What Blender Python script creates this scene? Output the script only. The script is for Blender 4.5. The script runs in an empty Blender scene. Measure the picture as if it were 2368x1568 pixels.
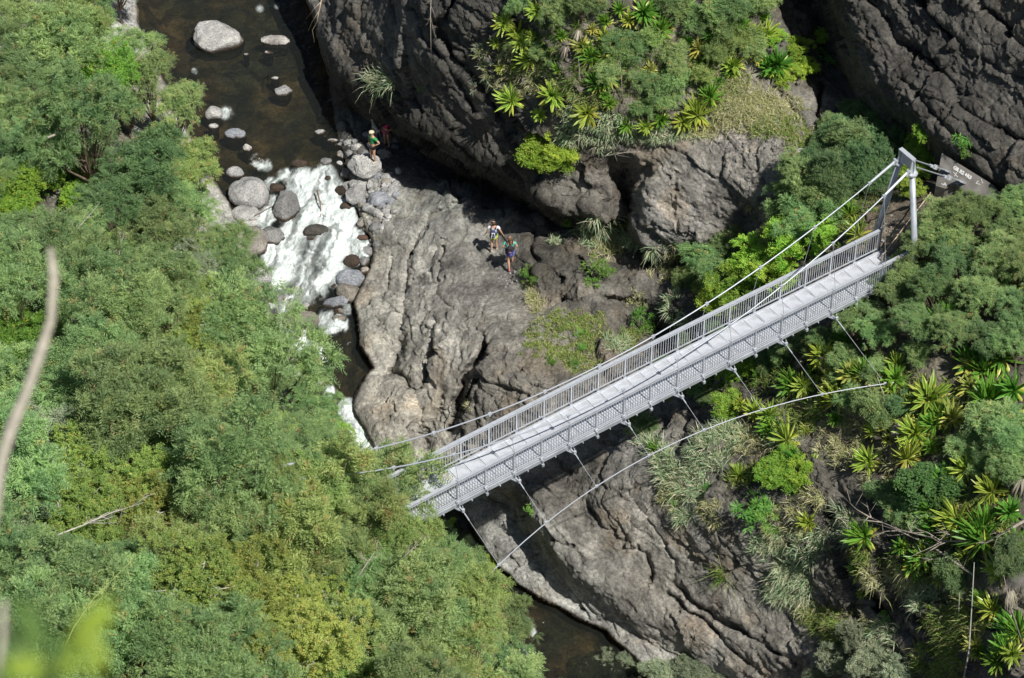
import bpy, math, random
import numpy as np
from mathutils import Vector, Matrix
SC = bpy.context.scene
COL = SC.collection
PI = math.pi
rng = np.random.default_rng(7)
random.seed(7)
# ------------------------------------------------------------------ camera model
CAMD, PITCH = 120.0, math.radians(45)
FPX = 57.8 * CAMD                      # focal length in plan units (a plan is 2367 x 1568)
CP = np.array([0, -CAMD * math.cos(PITCH), CAMD * math.sin(PITCH)])
FW = np.array([0, math.cos(PITCH), -math.sin(PITCH)])
UP = np.array([0, math.sin(PITCH), math.cos(PITCH)])
RT = np.array([1.0, 0, 0])
def W(u, v, h):
    """where the sight line through plan point (u, v) meets height h"""
    u = np.asarray(u, float); v = np.asarray(v, float); h = np.asarray(h, float)
    d = FW + RT * ((u - 1183.5) / FPX)[..., None] - UP * ((v - 784) / FPX)[..., None]
    t = (h - CP[2]) / d[..., 2]
    return CP + d * t[..., None]
def PR(P):
    q = np.asarray(P, float) - CP
    z = q @ FW
    return 1183.5 + FPX * (q @ RT) / z, 784 - FPX * (q @ UP) / z
# ------------------------------------------------------------------ noise
def _h3(ix, iy, iz, s):
    n = (ix * 73856093) ^ (iy * 19349663) ^ (iz * 83492791) ^ (s * 2654435761)
    n = (n ^ (n >> 13)) * 1274126177
    n = n ^ (n >> 16)
    return (n & 0xFFFFFF) / float(0xFFFFFF)
def vnoise(x, y, z, s=0):
    x = np.asarray(x, float); y = np.asarray(y, float); z = np.asarray(z, float) + 0 * x
    ix = np.floor(x).astype(np.int64); iy = np.floor(y).astype(np.int64); iz = np.floor(z).astype(np.int64)
    fx, fy, fz = x - ix, y - iy, z - iz
    fx = fx * fx * fx * (fx * (fx * 6 - 15) + 10); fy = fy * fy * fy * (fy * (fy * 6 - 15) + 10); fz = fz * fz * fz * (fz * (fz * 6 - 15) + 10)
    r = 0
    for a in (0, 1):
        wx = fx if a else 1 - fx
        for b in (0, 1):
            wy = fy if b else 1 - fy
            for c in (0, 1):
                wz = fz if c else 1 - fz
                r = r + wx * wy * wz * _h3(ix + a, iy + b, iz + c, s)
    return r * 2 - 1
def fbm(x, y, z, o=4, s=0, g=.5):
    r = 0; a = 1; t = 0
    for i in range(o):
        r = r + a * vnoise(x * 2**i + 13.7 * i, y * 2**i - 7.1 * i, z * 2**i + 3.3 * i, s + i); t += a; a *= g
    return r / t
def ridge(x, y, z, o=4, s=0, g=.5):
    r = 0; a = 1; t = 0
    for i in range(o):
        r = r + a * (1 - 2 * np.abs(vnoise(x * 2**i + 5.7 * i, y * 2**i - 2.1 * i, z * 2**i + 9.3 * i, s + i))); t += a; a *= g
    return r / t
def worley(x, y, z, s=0):
    ix = np.floor(x).astype(np.int64); iy = np.floor(y).astype(np.int64); iz = np.floor(z).astype(np.int64)
    f1 = np.full(x.shape, 9.0); f2 = np.full(x.shape, 9.0); cell = np.zeros(x.shape)
    for a in (-1, 0, 1):
        for b in (-1, 0, 1):
            for c in (-1, 0, 1):
                jx, jy, jz = ix + a, iy + b, iz + c
                d = (jx + _h3(jx, jy, jz, s + 1) - x)**2 + (jy + _h3(jx, jy, jz, s + 2) - y)**2 + (jz + _h3(jx, jy, jz, s + 3) - z)**2
                m = d < f1
                f2 = np.where(m, f1, np.minimum(f2, d)); cell = np.where(m, _h3(jx, jy, jz, s + 4), cell); f1 = np.where(m, d, f1)
    return np.sqrt(f1), np.sqrt(f2), cell
def facets(x, y, z, s=0):
    """broken rock: every cell of a cellular pattern is a tilted plane"""
    ix = np.floor(x).astype(np.int64); iy = np.floor(y).astype(np.int64); iz = np.floor(z).astype(np.int64)
    f1 = np.full(x.shape, 9.0); h = np.zeros(x.shape); f2 = np.full(x.shape, 9.0)
    for a in (-1, 0, 1):
        for b in (-1, 0, 1):
            for c in (-1, 0, 1):
                jx, jy, jz = ix + a, iy + b, iz + c
                ox = jx + _h3(jx, jy, jz, s + 1) - x; oy = jy + _h3(jx, jy, jz, s + 2) - y; oz = jz + _h3(jx, jy, jz, s + 3) - z
                d = ox * ox + oy * oy + oz * oz; m = d < f1
                g = _h3(jx, jy, jz, s + 4) * 2 - 1; g2 = _h3(jx, jy, jz, s + 5) * 2 - 1; g3 = _h3(jx, jy, jz, s + 6) * 2 - 1
                f2 = np.where(m, f1, np.minimum(f2, d))
                h = np.where(m, (g * ox + g2 * oy) * 1.1 + g3 * .45, h); f1 = np.where(m, d, f1)
    return h, np.sqrt(f2) - np.sqrt(f1)
# ------------------------------------------------------------------ object helpers
def tag(o, label=None, cat=None, group=None, kind=None):
    if label: o['label'] = label
    if cat: o['category'] = cat
    if group: o['group'] = group
    if kind: o['kind'] = kind
    return o
def empty(name, loc=(0, 0, 0), label=None, cat=None, group=None):
    o = bpy.data.objects.new(name, None); COL.objects.link(o); o.location = Vector([float(c) for c in loc]); o.empty_display_size = .2
    return tag(o, label, cat, group)
def meshobj(name, verts, faces, mat, parent=None, smooth=False, cols=None, fattr=None):
    """verts (N,3); faces: list of tuples or an (M,k) array"""
    me = bpy.data.meshes.new(name)
    verts = np.asarray(verts, np.float32)
    if isinstance(faces, np.ndarray):
        M, k = faces.shape
        me.vertices.add(len(verts)); me.vertices.foreach_set('co', verts.ravel())
        me.loops.add(M * k); me.loops.foreach_set('vertex_index', faces.ravel().astype(np.int32))
        me.polygons.add(M); me.polygons.foreach_set('loop_start', (np.arange(M) * k).astype(np.int32)); me.polygons.foreach_set('loop_total', np.full(M, k, np.int32))
        me.update(calc_edges=True)
    else:
        me.from_pydata([tuple(map(float, v)) for v in verts], [], faces); me.update()
    if smooth: me.polygons.foreach_set('use_smooth', np.ones(len(me.polygons), bool))
    if cols is not None:
        for nm, arr in (cols.items() if isinstance(cols, dict) else (('Col', cols),)):
            a = me.color_attributes.new(nm, 'FLOAT_COLOR', 'POINT')
            c4 = np.ones((len(verts), 4), np.float32); c4[:, :3] = arr; a.data.foreach_set('color', c4.ravel())
    me.materials.append(mat) if mat else None
    o = bpy.data.objects.new(name, me); COL.objects.link(o)
    if parent is not None: o.parent = parent
    return o
class MB:
    def __init__(s): s.v = []; s.f = []
    def add(s, v, f):
        n = len(s.v); s.v += [tuple(p) for p in v]; s.f += [tuple(i + n for i in q) for q in f]
    def box(s, c, ex, ey, ez):
        """centre and three half-extent vectors"""
        c, ex, ey, ez = map(np.array, (c, ex, ey, ez))
        vs = [c + a * ex + b * ey + d * ez for a in (-1, 1) for b in (-1, 1) for d in (-1, 1)]
        s.add(vs, [(0, 1, 3, 2), (4, 6, 7, 5), (0, 4, 5, 1), (2, 3, 7, 6), (0, 2, 6, 4), (1, 5, 7, 3)])
    def bar(s, p, q, w, t, up=(0, 0, 1)):
        p, q, up = map(lambda a: np.array(a, float), (p, q, up)); d = q - p; L = np.linalg.norm(d); d /= L
        sd = np.cross(d, up); sd /= np.linalg.norm(sd); u = np.cross(sd, d)
        s.box((p + q) / 2, d * L / 2, sd * w / 2, u * t / 2)
    def tube(s, pts, rad, n=8, caps=True):
        pts = [np.array(p, float) for p in pts]
        if not hasattr(rad, '__len__'): rad = [rad] * len(pts)
        base = len(s.v); ref = np.array([.31, .17, .93]); 
        for i, p in enumerate(pts):
            d = pts[min(i + 1, len(pts) - 1)] - pts[max(i - 1, 0)]; d = d / (np.linalg.norm(d) + 1e-9)
            a = np.cross(d, ref); 
            if np.linalg.norm(a) < .1: a = np.cross(d, (1, 0, 0))
            a /= np.linalg.norm(a); b = np.cross(d, a)
            for k in range(n):
                t = 2 * PI * k / n; s.v.append(tuple(p + rad[i] * (a * math.cos(t) + b * math.sin(t))))
        for i in range(len(pts) - 1):
            for k in range(n):
                s.f.append((base + i * n + k, base + i * n + (k + 1) % n, base + (i + 1) * n + (k + 1) % n, base + (i + 1) * n + k))
        if caps:
            s.f.append(tuple(base + k for k in range(n))[::-1]); e = base + (len(pts) - 1) * n; s.f.append(tuple(e + k for k in range(n)))
    def build(s, name, mat, parent=None, smooth=False):
        return meshobj(name, s.v, s.f, mat, parent, smooth)
# ------------------------------------------------------------------ materials
def newmat(name):
    m = bpy.data.materials.new(name); m.use_nodes = True; nt = m.node_tree
    for n in list(nt.nodes): nt.nodes.remove(n)
    return m, nt, nt.nodes, nt.links
def N(nt, typ, **kw):
    n = nt.nodes.new(typ)
    for k, v in kw.items():
        if k.startswith('i_'):
            n.inputs[int(k[2:]) if k[2:].isdigit() else k[2:].replace('_', ' ')].default_value = v
        else: setattr(n, k, v)
    return n
def ramp(nt, fac, stops):
    r = nt.nodes.new('ShaderNodeValToRGB'); e = r.color_ramp.elements
    e[0].position, e[0].color = stops[0][0], (*stops[0][1], 1); e[1].position, e[1].color = stops[-1][0], (*stops[-1][1], 1)
    for p, c in stops[1:-1]:
        x = e.new(p); x.color = (*c, 1)
    nt.links.new(fac, r.inputs[0]); return r
def simple(name, col, rough=.6, metal=0, var=.15, scale=6, bump=0, spec=.5):
    m, nt, nd, lk = newmat(name)
    out = N(nt, 'ShaderNodeOutputMaterial'); b = N(nt, 'ShaderNodeBsdfPrincipled'); lk.new(b.outputs[0], out.inputs[0])
    tc = N(nt, 'ShaderNodeNewGeometry'); no = N(nt, 'ShaderNodeTexNoise'); no.inputs['Scale'].default_value = scale; no.inputs['Detail'].default_value = 6
    lk.new(tc.outputs['Position'], no.inputs['Vector'])
    lo = tuple(c * (1 - var) for c in col); hi = tuple(min(1, c * (1 + var)) for c in col)
    r = ramp(nt, no.outputs[0], [(.3, lo), (.7, hi)]); lk.new(r.outputs[0], b.inputs['Base Color'])
    b.inputs['Roughness'].default_value = rough; b.inputs['Metallic'].default_value = metal; b.inputs['Specular IOR Level'].default_value = spec
    if bump:
        bp = N(nt, 'ShaderNodeBump'); bp.inputs['Strength'].default_value = bump; bp.inputs['Distance'].default_value = .02
        lk.new(no.outputs[0], bp.inputs['Height']); lk.new(bp.outputs[0], b.inputs['Normal'])
    return m
def rockmat(name, vcol=True, col=(.3, .29, .28), fine=1.0, spec=.3):
    m, nt, nd, lk = newmat(name)
    out = N(nt, 'ShaderNodeOutputMaterial'); b = N(nt, 'ShaderNodeBsdfPrincipled'); lk.new(b.outputs[0], out.inputs[0])
    g = N(nt, 'ShaderNodeNewGeometry')
    n1 = N(nt, 'ShaderNodeTexNoise'); n1.inputs['Scale'].default_value = 1.3; n1.inputs['Detail'].default_value = 9; n1.inputs['Roughness'].default_value = .62; n1.inputs['Distortion'].default_value = .6
    n2 = N(nt, 'ShaderNodeTexNoise'); n2.inputs['Scale'].default_value = 9 * fine; n2.inputs['Detail'].default_value = 8; n2.inputs['Roughness'].default_value = .7
    n3 = N(nt, 'ShaderNodeTexVoronoi'); n3.inputs['Scale'].default_value = 7 * fine
    for n in (n1, n2, n3): lk.new(g.outputs['Position'], n.inputs['Vector'])
    if vcol: 
        a = N(nt, 'ShaderNodeVertexColor'); a.layer_name = 'Col'; src = a.outputs[0]
    else:
        a = N(nt, 'ShaderNodeRGB'); a.outputs[0].default_value = (*col, 1); oi = N(nt, 'ShaderNodeAttribute'); oi.attribute_type = 'OBJECT'; oi.attribute_name = 'rock_colour'
        src = oi.outputs['Color']
    r1 = ramp(nt, n1.outputs[0], [(.28, (.50, .50, .50)), (.5, (1, 1, 1)), (.72, (1.45, 1.44, 1.41))])
    r2 = ramp(nt, n2.outputs[0], [(.33, (.50, .49, .48)), (.5, (1, 1, 1)), (.66, (1.5, 1.5, 1.5))])
    mx = N(nt, 'ShaderNodeMixRGB', blend_type='MULTIPLY'); mx.inputs[0].default_value = 1; lk.new(src, mx.inputs[1]); lk.new(r1.outputs[0], mx.inputs[2])
    m2 = N(nt, 'ShaderNodeMixRGB', blend_type='MULTIPLY'); m2.inputs[0].default_value = .9; lk.new(mx.outputs[0], m2.inputs[1]); lk.new(r2.outputs[0], m2.inputs[2])
    # sparse pale lichen specks
    n4 = N(nt, 'ShaderNodeTexNoise'); n4.inputs['Scale'].default_value = 11; n4.inputs['Detail'].default_value = 3; lk.new(g.outputs['Position'], n4.inputs['Vector'])
    r4 = ramp(nt, n4.outputs[0], [(.70, (0, 0, 0)), (.74, (1, 1, 1))])
    m3 = N(nt, 'ShaderNodeMixRGB', blend_type='MIX'); lk.new(m2.outputs[0], m3.inputs[1]); m3.inputs[2].default_value = (.42, .42, .4, 1)
    ml = N(nt, 'ShaderNodeMath', operation='MULTIPLY'); ml.inputs[1].default_value = .55; lk.new(r4.outputs[0], ml.inputs[0]); lk.new(ml.outputs[0], m3.inputs[0])
    lk.new(m3.outputs[0], b.inputs['Base Color'])
    b.inputs['Roughness'].default_value = .8; b.inputs['Specular IOR Level'].default_value = spec
    bp = N(nt, 'ShaderNodeBump'); bp.inputs['Strength'].default_value = .85; bp.inputs['Distance'].default_value = .13
    ad = N(nt, 'ShaderNodeMath', operation='ADD'); lk.new(n2.outputs[0], ad.inputs[0]); lk.new(n1.outputs[0], ad.inputs[1])
    lk.new(ad.outputs[0], bp.inputs['Height']); lk.new(bp.outputs[0], b.inputs['Normal'])
    return m
# ------------------------------------------------------------------ height map of the gorge
CTRL = []
def pts(*a): CTRL.extend(a)
def line(pl, step=22):
    for (a, b) in zip(pl[:-1], pl[1:]):
        L = math.hypot(b[0] - a[0], b[1] - a[1]); n = max(1, int(L / step))
        for i in range(n): CTRL.append(tuple(a[k] + (b[k] - a[k]) * i / n for k in range(3)))
    CTRL.append(pl[-1])
BANKL = [(300, -420), (300, -200), (318, 60), (400, 240), (470, 380), (530, 470), (585, 620), (628, 720), (655, 900), (750, 1000), (830, 1150), (980, 1270), (1060, 1370), (1130, 1470), (1200, 1600), (1290, 1900)]
BANKR = [(660, -420), (690, -150), (705, -20), (735, 80), (765, 190), (775, 290), (790, 345), (800, 375), (812, 440), (835, 500), (866, 560), (856, 620), (818, 700), (830, 730), (832, 800), (866, 850), (832, 890), (815, 940), (850, 1000), (880, 1060), (950, 1095), (1050, 1150), (1100, 1230), (1150, 1310), (1250, 1382), (1400, 1458), (1500, 1545), (1600, 1650), (1800, 1900)]
def wlevel(u, v):
    return np.interp(v, [-400, 340, 400, 700, 760, 900, 1150, 1900], [1.45, 1.3, 1.2, .62, .5, .32, .1, -.1])
def wl(u, v): return float(wlevel(u, v))
line([(u + 14, v, wl(u, v) + (.55 if v > 690 else .35)) for u, v in BANKR if 300 < v < 1160], 30)
line([(u + 10, v - 8, wl(u, v) + .55) for u, v in BANKR if v > 1160], 30)
line([(u - 30, v, wl(u, v) + .5) for u, v in BANKL], 60)
# left wooded bank
pts((-300, -50, 7), (0, -50, 4), (180, 0, 2.6), (250, 60, 2.2), (0, 300, 6), (220, 300, 3.6), (-300, 500, 10), (0, 700, 9), (300, 700, 6), (460, 640, 3.2), (0, 1000, 12), (300, 1000, 11), (560, 900, 6.5),
    (620, 1000, 7.5), (650, 1300, 13.4), (700, 1270, 13.2), (600, 1320, 13.7), (760, 1240, 11.5), (400, 1300, 14), (480, 1120, 12), (0, 1300, 15), (0, 1680, 18), (400, 1680, 16), (800, 1420, 11), (900, 1560, 8.5), (1040, 1500, 3.5),
    (740, 1080, 4), (-300, 1000, 15), (-300, 1700, 21), (800, 1800, 13), (1050, 1720, 9.5), (950, 1640, 9.5), (1100, 1850, 10), (850, 1300, 8), (0, -400, 4), (-300, -400, 8), (960, 1400, 5.5))
# undercut cliff over the pool: its lip, then its foot
line([(630, -200, 5.2), (665, -60, 4.2), (720, 20, 3.8), (760, 100, 3.9), (810, 180, 4.5), (870, 235, 4.8), (930, 275, 5.3), (1000, 305, 6.2), (1100, 352, 6.3), (1180, 390, 6.6), (1215, 415, 6.5)], 16)
line([(745, 5, 4.4), (785, 85, 4.5), (835, 160, 5.1), (890, 212, 5.4), (950, 252, 6.0), (1015, 282, 6.8), (1110, 328, 6.9), (1190, 364, 7.3)], 22)
line([(650, 60, 1.4), (700, 90, 1.5), (740, 165, 1.5), (785, 240, 1.6), (855, 292, 1.7), (920, 335, 1.8), (1000, 368, 1.9), (1100, 418, 2.2), (1190, 462, 3.0)])
line([(860, 330, 1.75), (930, 375, 1.9), (1000, 420, 2.2), (1090, 450, 3)], 30)
pts((800, 330, 1.45), (900, 400, 1.9), (940, 440, 2.1))
# lit faces above the lip
pts((870, 0, 7.3), (800, -60, 6.4), (890, 120, 7.0), (970, 200, 7.4), (1060, 250, 8.0), (1100, 100, 11.3), (1000, 40, 11.5), (1000, 140, 9.6), (1140, 290, 8.2), (1200, 200, 10.4), (1200, 330, 8.3), (1250, 280, 9.8), (900, -300, 11), (1200, -300, 18),
    (1200, 80, 12.6), (1300, 200, 12), (1300, 80, 13.6), (1300, 0, 15), (1400, 300, 10.8), (1450, 200, 12.4), (1450, 50, 14.4), (1600, 240, 11.9), (1600, 120, 13.3), (1600, 0, 15), (1700, 260, 11.8), (1700, 150, 13), (1750, 30, 14.6), (1600, -300, 19), (1500, 290, 11),
    (1810, 230, 12.2), (1800, 130, 13.1), (1860, 60, 13.4), (1850, 320, 11.9), (1780, 300, 11.7))
# boulder buttress under the lime bush
line([(1212, 440, 5.9), (1250, 470, 6.1), (1300, 492, 6.2), (1380, 510, 6.4), (1440, 480, 6.5)])
line([(1225, 462, 3.9), (1290, 512, 4.2), (1370, 532, 4.5), (1440, 520, 4.7)])
pts((1250, 410, 7.2), (1320, 440, 7.2), (1400, 440, 7.6), (1330, 380, 8.6), (1400, 350, 9.3), (1440, 350, 9.5))
# great round boulder
line([(1490, 350, 9.9), (1560, 318, 10.6), (1640, 300, 11), (1720, 320, 11.2), (1800, 360, 11.5)])
line([(1478, 380, 9.2), (1470, 440, 8.2), (1474, 520, 7.0), (1500, 556, 6.6), (1560, 582, 6.6), (1640, 566, 7.1), (1700, 545, 7.8), (1745, 510, 8.6)])
line([(1452, 400, 7.4), (1446, 450, 6.4), (1448, 520, 5.2), (1475, 580, 5.0), (1560, 612, 5.1), (1650, 600, 5.6), (1730, 590, 7)])
pts((1540, 400, 9.6), (1600, 430, 9.5), (1700, 440, 9.9), (1540, 480, 8.4), (1640, 500, 8.5), (1800, 430, 10.9), (1830, 500, 10.5), (1780, 560, 9.2), (1560, 350, 10.4))
# rocks right of the walkers, the shaded gully
pts((1195, 500, 4.5), (1250, 500, 4.7), (1330, 560, 5), (1205, 560, 4.6), (1245, 630, 4.8), (1300, 660, 4.9), (1370, 640, 5.2), (1480, 640, 5.3), (1420, 690, 5), (1560, 660, 5.8), (1350, 725, 4.9), (1520, 720, 5))
line([(1120, 520, 3.4), (1140, 580, 3.55), (1175, 620, 3.65), (1200, 650, 3.8), (1240, 700, 4.0)], 20)
pts((1460, 745, 4.5), (1500, 800, 4.3), (1560, 800, 4.8))
# pale slab
pts((960, 450, 2.2), (1040, 440, 3.2), (1100, 470, 3.2), (1000, 520, 2.7), (940, 560, 1.9), (1080, 580, 3.3), (960, 640, 2), (1040, 680, 3), (1130, 690, 3.7), (900, 700, 1.4), (1000, 780, 2.6), (900, 790, 1.3), (1180, 760, 4.4), (1250, 790, 4.9), (1330, 780, 5),
    (1400, 790, 5.1), (1150, 820, 4.3), (1110, 870, 3.9), (1050, 840, 2.9), (1000, 900, 2), (900, 900, 1.2), (950, 980, 1.2), (1180, 930, 3.9), (1120, 980, 3.1), (1040, 980, 2), (1250, 900, 4.6), (1330, 880, 4.9), (1400, 870, 5), (1000, 1060, 1.2), (1100, 1070, 2), (1250, 1020, 3.6), (1400, 960, 5), (1500, 900, 5))
# lower slab: its undercut lip and the pale ledge below
line([(1150, 1110, 3.0), (1212, 1120, 3.4), (1240, 1200, 3.25), (1282, 1270, 2.8), (1325, 1322, 2.45), (1395, 1378, 2.1), (1495, 1440, 1.8), (1600, 1500, 1.65), (1700, 1560, 1.5), (1850, 1660, 1.4)])
line([(1130, 1135, 1.3), (1190, 1160, 1.5), (1220, 1222, 1.5), (1262, 1288, 1.4), (1308, 1338, 1.35), (1382, 1392, 1.3), (1485, 1453, 1.2), (1588, 1513, 1.1), (1690, 1572, 1)])
pts((1160, 1200, 1.2), (1190, 1270, 1.1), (1250, 1335, 1.0))
pts((1295, 1120, 3.4), (1350, 1200, 3.5), (1410, 1152, 4.8), (1500, 1080, 5.9), (1450, 1010, 5), (1560, 980, 6), (1600, 1060, 7), (1400, 1280, 3.2), (1500, 1230, 4.4), (1500, 1350, 2.9), (1600, 1300, 4.4), (1620, 1420, 3.0), (1720, 1330, 5.3), (1720, 1450, 3.7), (1800, 1520, 3.6),
    (1650, 1180, 7), (1650, 950, 7.2), (1560, 880, 5.6), (1700, 860, 8), (1750, 950, 8.5), (1760, 1080, 8.4), (1800, 1180, 8.2), (1860, 1000, 9.6), (1850, 1300, 6.7), (1950, 1150, 9.8), (1960, 1000, 10.8), (1950, 1300, 8.0), (1900, 1420, 5.3), (2000, 1480, 6.2), (1950, 1600, 4.7),
    (2050, 1200, 10.8), (2080, 1380, 8.8), (2095, 890, 13), (2150, 1050, 12.4), (2200, 1200, 12.2), (2180, 1450, 9.2), (2150, 1580, 7.6), (2300, 900, 14), (2400, 1050, 14.6), (2400, 1300, 13.6), (2300, 1400, 12), (2367, 1600, 12), (2700, 1000, 17), (2700, 1500, 16), (2000, 1800, 6), (2400, 1850, 12))
# ground round the bridge landing
pts((1600, 720, 6.6), (1680, 640, 8), (1700, 760, 8), (1800, 590, 9.6), (1800, 700, 10), (1900, 500, 11.5), (1900, 620, 11.6), (1850, 790, 10.6), (1950, 760, 12), (2000, 440, 12.2), (2000, 540, 13), (2040, 620, 13.5), (2100, 640, 13.7), (2100, 540, 13.8), (2060, 720, 13.2),
    (2150, 460, 13.8), (2200, 560, 14.2), (2300, 560, 14.6), (2250, 700, 14.3), (2400, 700, 15.4), (1900, 400, 11.8), (1950, 880, 11.6), (2140, 800, 13.8), (2700, 600, 17))
# right hand cliff: floor of the shaded ravine, then its lip, then the face
line([(1850, -80, 13.0), (1885, 20, 12.6), (1912, 100, 12.3), (1960, 195, 12.1), (2020, 280, 12.2), (2100, 335, 12.8), (2170, 380, 13.6), (2250, 430, 14), (2330, 480, 14.3), (2450, 560, 14.6)])
line([(1880, -120, 16.3), (1932, 0, 15.8), (1966, 80, 15.3), (2008, 160, 15.1), (2066, 240, 15.0), (2132, 298, 15), (2185, 345, 15), (2260, 392, 15.2), (2330, 440, 15.3), (2450, 520, 15.6)])
pts((2030, 0, 17.2), (2200, 0, 18.8), (2200, 110, 17.7), (2380, 0, 20.6), (2380, 200, 18.2), (2380, 340, 16.8), (2260, 250, 16.8), (2150, 200, 16.3), (2080, 110, 16.2), (2200, -300, 23), (2700, 0, 25), (2700, 300, 20), (1960, 260, 12), (1900, 200, 12))
CT = np.array(CTRL, float)
def _rbf():
    _, i = np.unique(np.round(CT[:, :2] / 6), axis=0, return_index=True)
    P = CT[i]
    c2 = 8.0**2
    K = np.sqrt(((P[:, None, :2] - P[None, :, :2])**2).sum(-1) + c2)
    n = len(P); A = np.zeros((n + 3, n + 3)); A[:n, :n] = K - .8 * np.eye(n)
    A[:n, n] = 1; A[:n, n + 1:] = P[:, :2] / 1000; A[n, :n] = 1; A[n + 1:, :n] = (P[:, :2] / 1000).T
    b = np.zeros(n + 3); b[:n] = P[:, 2]
    return P, np.linalg.solve(A, b), c2
RP, RWT, RC2 = _rbf()
GU = np.arange(-620, 2990, 6.0); GV = np.arange(-430, 1960, 6.0)
def _grid():
    U, V = np.meshgrid(GU, GV)
    H = np.zeros(U.shape)
    for r in range(0, U.shape[0], 40):
        u = U[r:r + 40].ravel(); v = V[r:r + 40].ravel()
        K = np.sqrt((u[:, None] - RP[:, 0])**2 + (v[:, None] - RP[:, 1])**2 + RC2)
        h = K @ RWT[:-3] + RWT[-3] + RWT[-2] * u / 1000 + RWT[-1] * v / 1000
        H[r:r + 40] = h.reshape(U[r:r + 40].shape)
    return H
GH = _grid()
def polydist(u, v, pl):
    d = np.full(u.shape, 1e9)
    for (a, b) in zip(pl[:-1], pl[1:]):
        ax, ay = a[:2]; bx, by = b[:2]; L2 = (bx - ax)**2 + (by - ay)**2
        t = np.clip(((u - ax) * (bx - ax) + (v - ay) * (by - ay)) / L2, 0, 1)
        d = np.minimum(d, np.hypot(u - ax - t * (bx - ax), v - ay - t * (by - ay)))
    return d
def inpoly(u, v, pl):
    r = np.zeros(np.shape(u), bool)
    for i in range(len(pl)):
        x1, y1 = pl[i][:2]; x2, y2 = pl[(i + 1) % len(pl)][:2]
        if y1 == y2: continue
        r ^= ((y1 > v) != (y2 > v)) & (u < (x2 - x1) * (v - y1) / (y2 - y1) + x1)
    return r
RIVER = BANKL + BANKR[::-1]
def _river():
    U, V = np.meshgrid(GU, GV)
    d = np.minimum(polydist(U, V, BANKL), polydist(U, V, BANKR))
    return np.where(inpoly(U, V, RIVER), d, -d)
GR = _river()
def bil(G, u, v):
    x = np.clip((np.asarray(u, float) - GU[0]) / 6, 0, len(GU) - 1.001); y = np.clip((np.asarray(v, float) - GV[0]) / 6, 0, len(GV) - 1.001)
    i = x.astype(int); j = y.astype(int); fx = x - i; fy = y - j
    return (G[j, i] * (1 - fx) + G[j, i + 1] * fx) * (1 - fy) + (G[j + 1, i] * (1 - fx) + G[j + 1, i + 1] * fx) * fy
def sm(a, b, x):
    t = np.clip((x - a) / (b - a), 0, 1); return t * t * (3 - 2 * t)
CRACKS = [  # (polyline, half width, depth in m)
    ([(1068, 470), (1000, 500), (962, 560), (948, 620), (945, 690), (938, 760)], 7, .35),
    ([(938, 740), (928, 810), (905, 858), (940, 880), (965, 920), (984, 960), (986, 1040), (1000, 1075)], 9, .75),
    ([(934, 780), (922, 822), (905, 858)], 12, .5),
    ([(1128, 800), (1085, 855), (1062, 920), (1048, 990)], 11, .9), ([(1010, 740), (1000, 800), (988, 870), (975, 905)], 6, .4),
    ([(1098, 880), (1080, 920), (1072, 960)], 6, .5), ([(870, 960), (905, 985), (960, 1000), (1000, 1010)], 4, .2),
    ([(1030, 560), (1010, 640), (1020, 700), (1100, 740)], 4, .2), ([(905, 600), (890, 680), (880, 760)], 4, .18),
    ([(1444, 1229), (1474, 1259), (1492, 1274), (1507, 1326), (1503, 1352)], 5, .35), ([(1276, 1244), (1328, 1273), (1350, 1300)], 5, .3),
    ([(1560, 1347), (1594, 1381), (1673, 1439), (1737, 1470), (1765, 1490), (1812, 1517), (1853, 1545)], 6, .4),
    ([(1545, 1375), (1620, 1430), (1700, 1500), (1760, 1560)], 5, .3), ([(1420, 1100), (1500, 1190), (1560, 1290), (1560, 1347)], 4, .15),
    ([(2020, 1375), (2055, 1415), (2092, 1449), (2119, 1473), (2175, 1505)], 13, 1.1), ([(1905, 1340), (1932, 1388), (1956, 1411), (2000, 1440)], 7, .5),
    ([(1862, 1120), (1898, 1180), (1918, 1200)], 7, .5), ([(1790, 1170), (1815, 1200), (1850, 1240)], 7, .5), ([(1610, 960), (1595, 1000), (1580, 1040)], 12, .9), ([(1740, 960), (1755, 1000), (1790, 1030)], 6, .4),
    ([(1500, 380), (1460, 430), (1448, 520)], 10, .5), ([(1560, 400), (1556, 470), (1570, 540)], 3, .15), ([(1060, 0), (1010, 60), (1050, 130), (1120, 200), (1180, 300)], 9, .5),
    ([(960, 20), (985, 90), (1060, 170), (1100, 260)], 8, .45), ([(820, 20), (860, 90), (930, 150)], 6, .3),
    ([(2010, 0), (2080, 90), (2160, 150), (2230, 250), (2300, 300), (2380, 330)], 9, .55), ([(2100, -40), (2180, 60), (2260, 130), (2367, 180)], 8, .5), ([(2080, 180), (2140, 240), (2220, 320), (2300, 390)], 6, .35),
    ([(2230, -40), (2300, 50), (2400, 120)], 7, .4), ([(1240, 520), (1225, 570), (1240, 620), (1290, 650)], 8, .5), ([(1340, 600), (1370, 680), (1360, 740)], 6, .35), ([(1300, 700), (1400, 690), (1480, 700)], 8, .5),
    ([(1815, 230), (1850, 270), (1870, 330)], 8, .5), ([(1900, 200), (1890, 260), (1900, 310)], 8, .5),
]
def base_h(u, v):
    h = bil(GH, u, v); r = bil(GR, u, v); w = wlevel(u, v)
    inside = w - np.minimum(.75, .1 + r * .016)
    out = np.maximum(h, w + .04 + np.minimum(-r, 40) * .012)
    return np.where(r > 0, np.minimum(inside, w - .05), out)
def ground_h(u, v):
    return base_h(np.asarray(u, float), np.asarray(v, float))
def gp(u, v, lift=0):
    """point of the ground at plan point (u, v)"""
    p = W(u, v, float(ground_h(u, v))); p[2] += lift; return p
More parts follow.
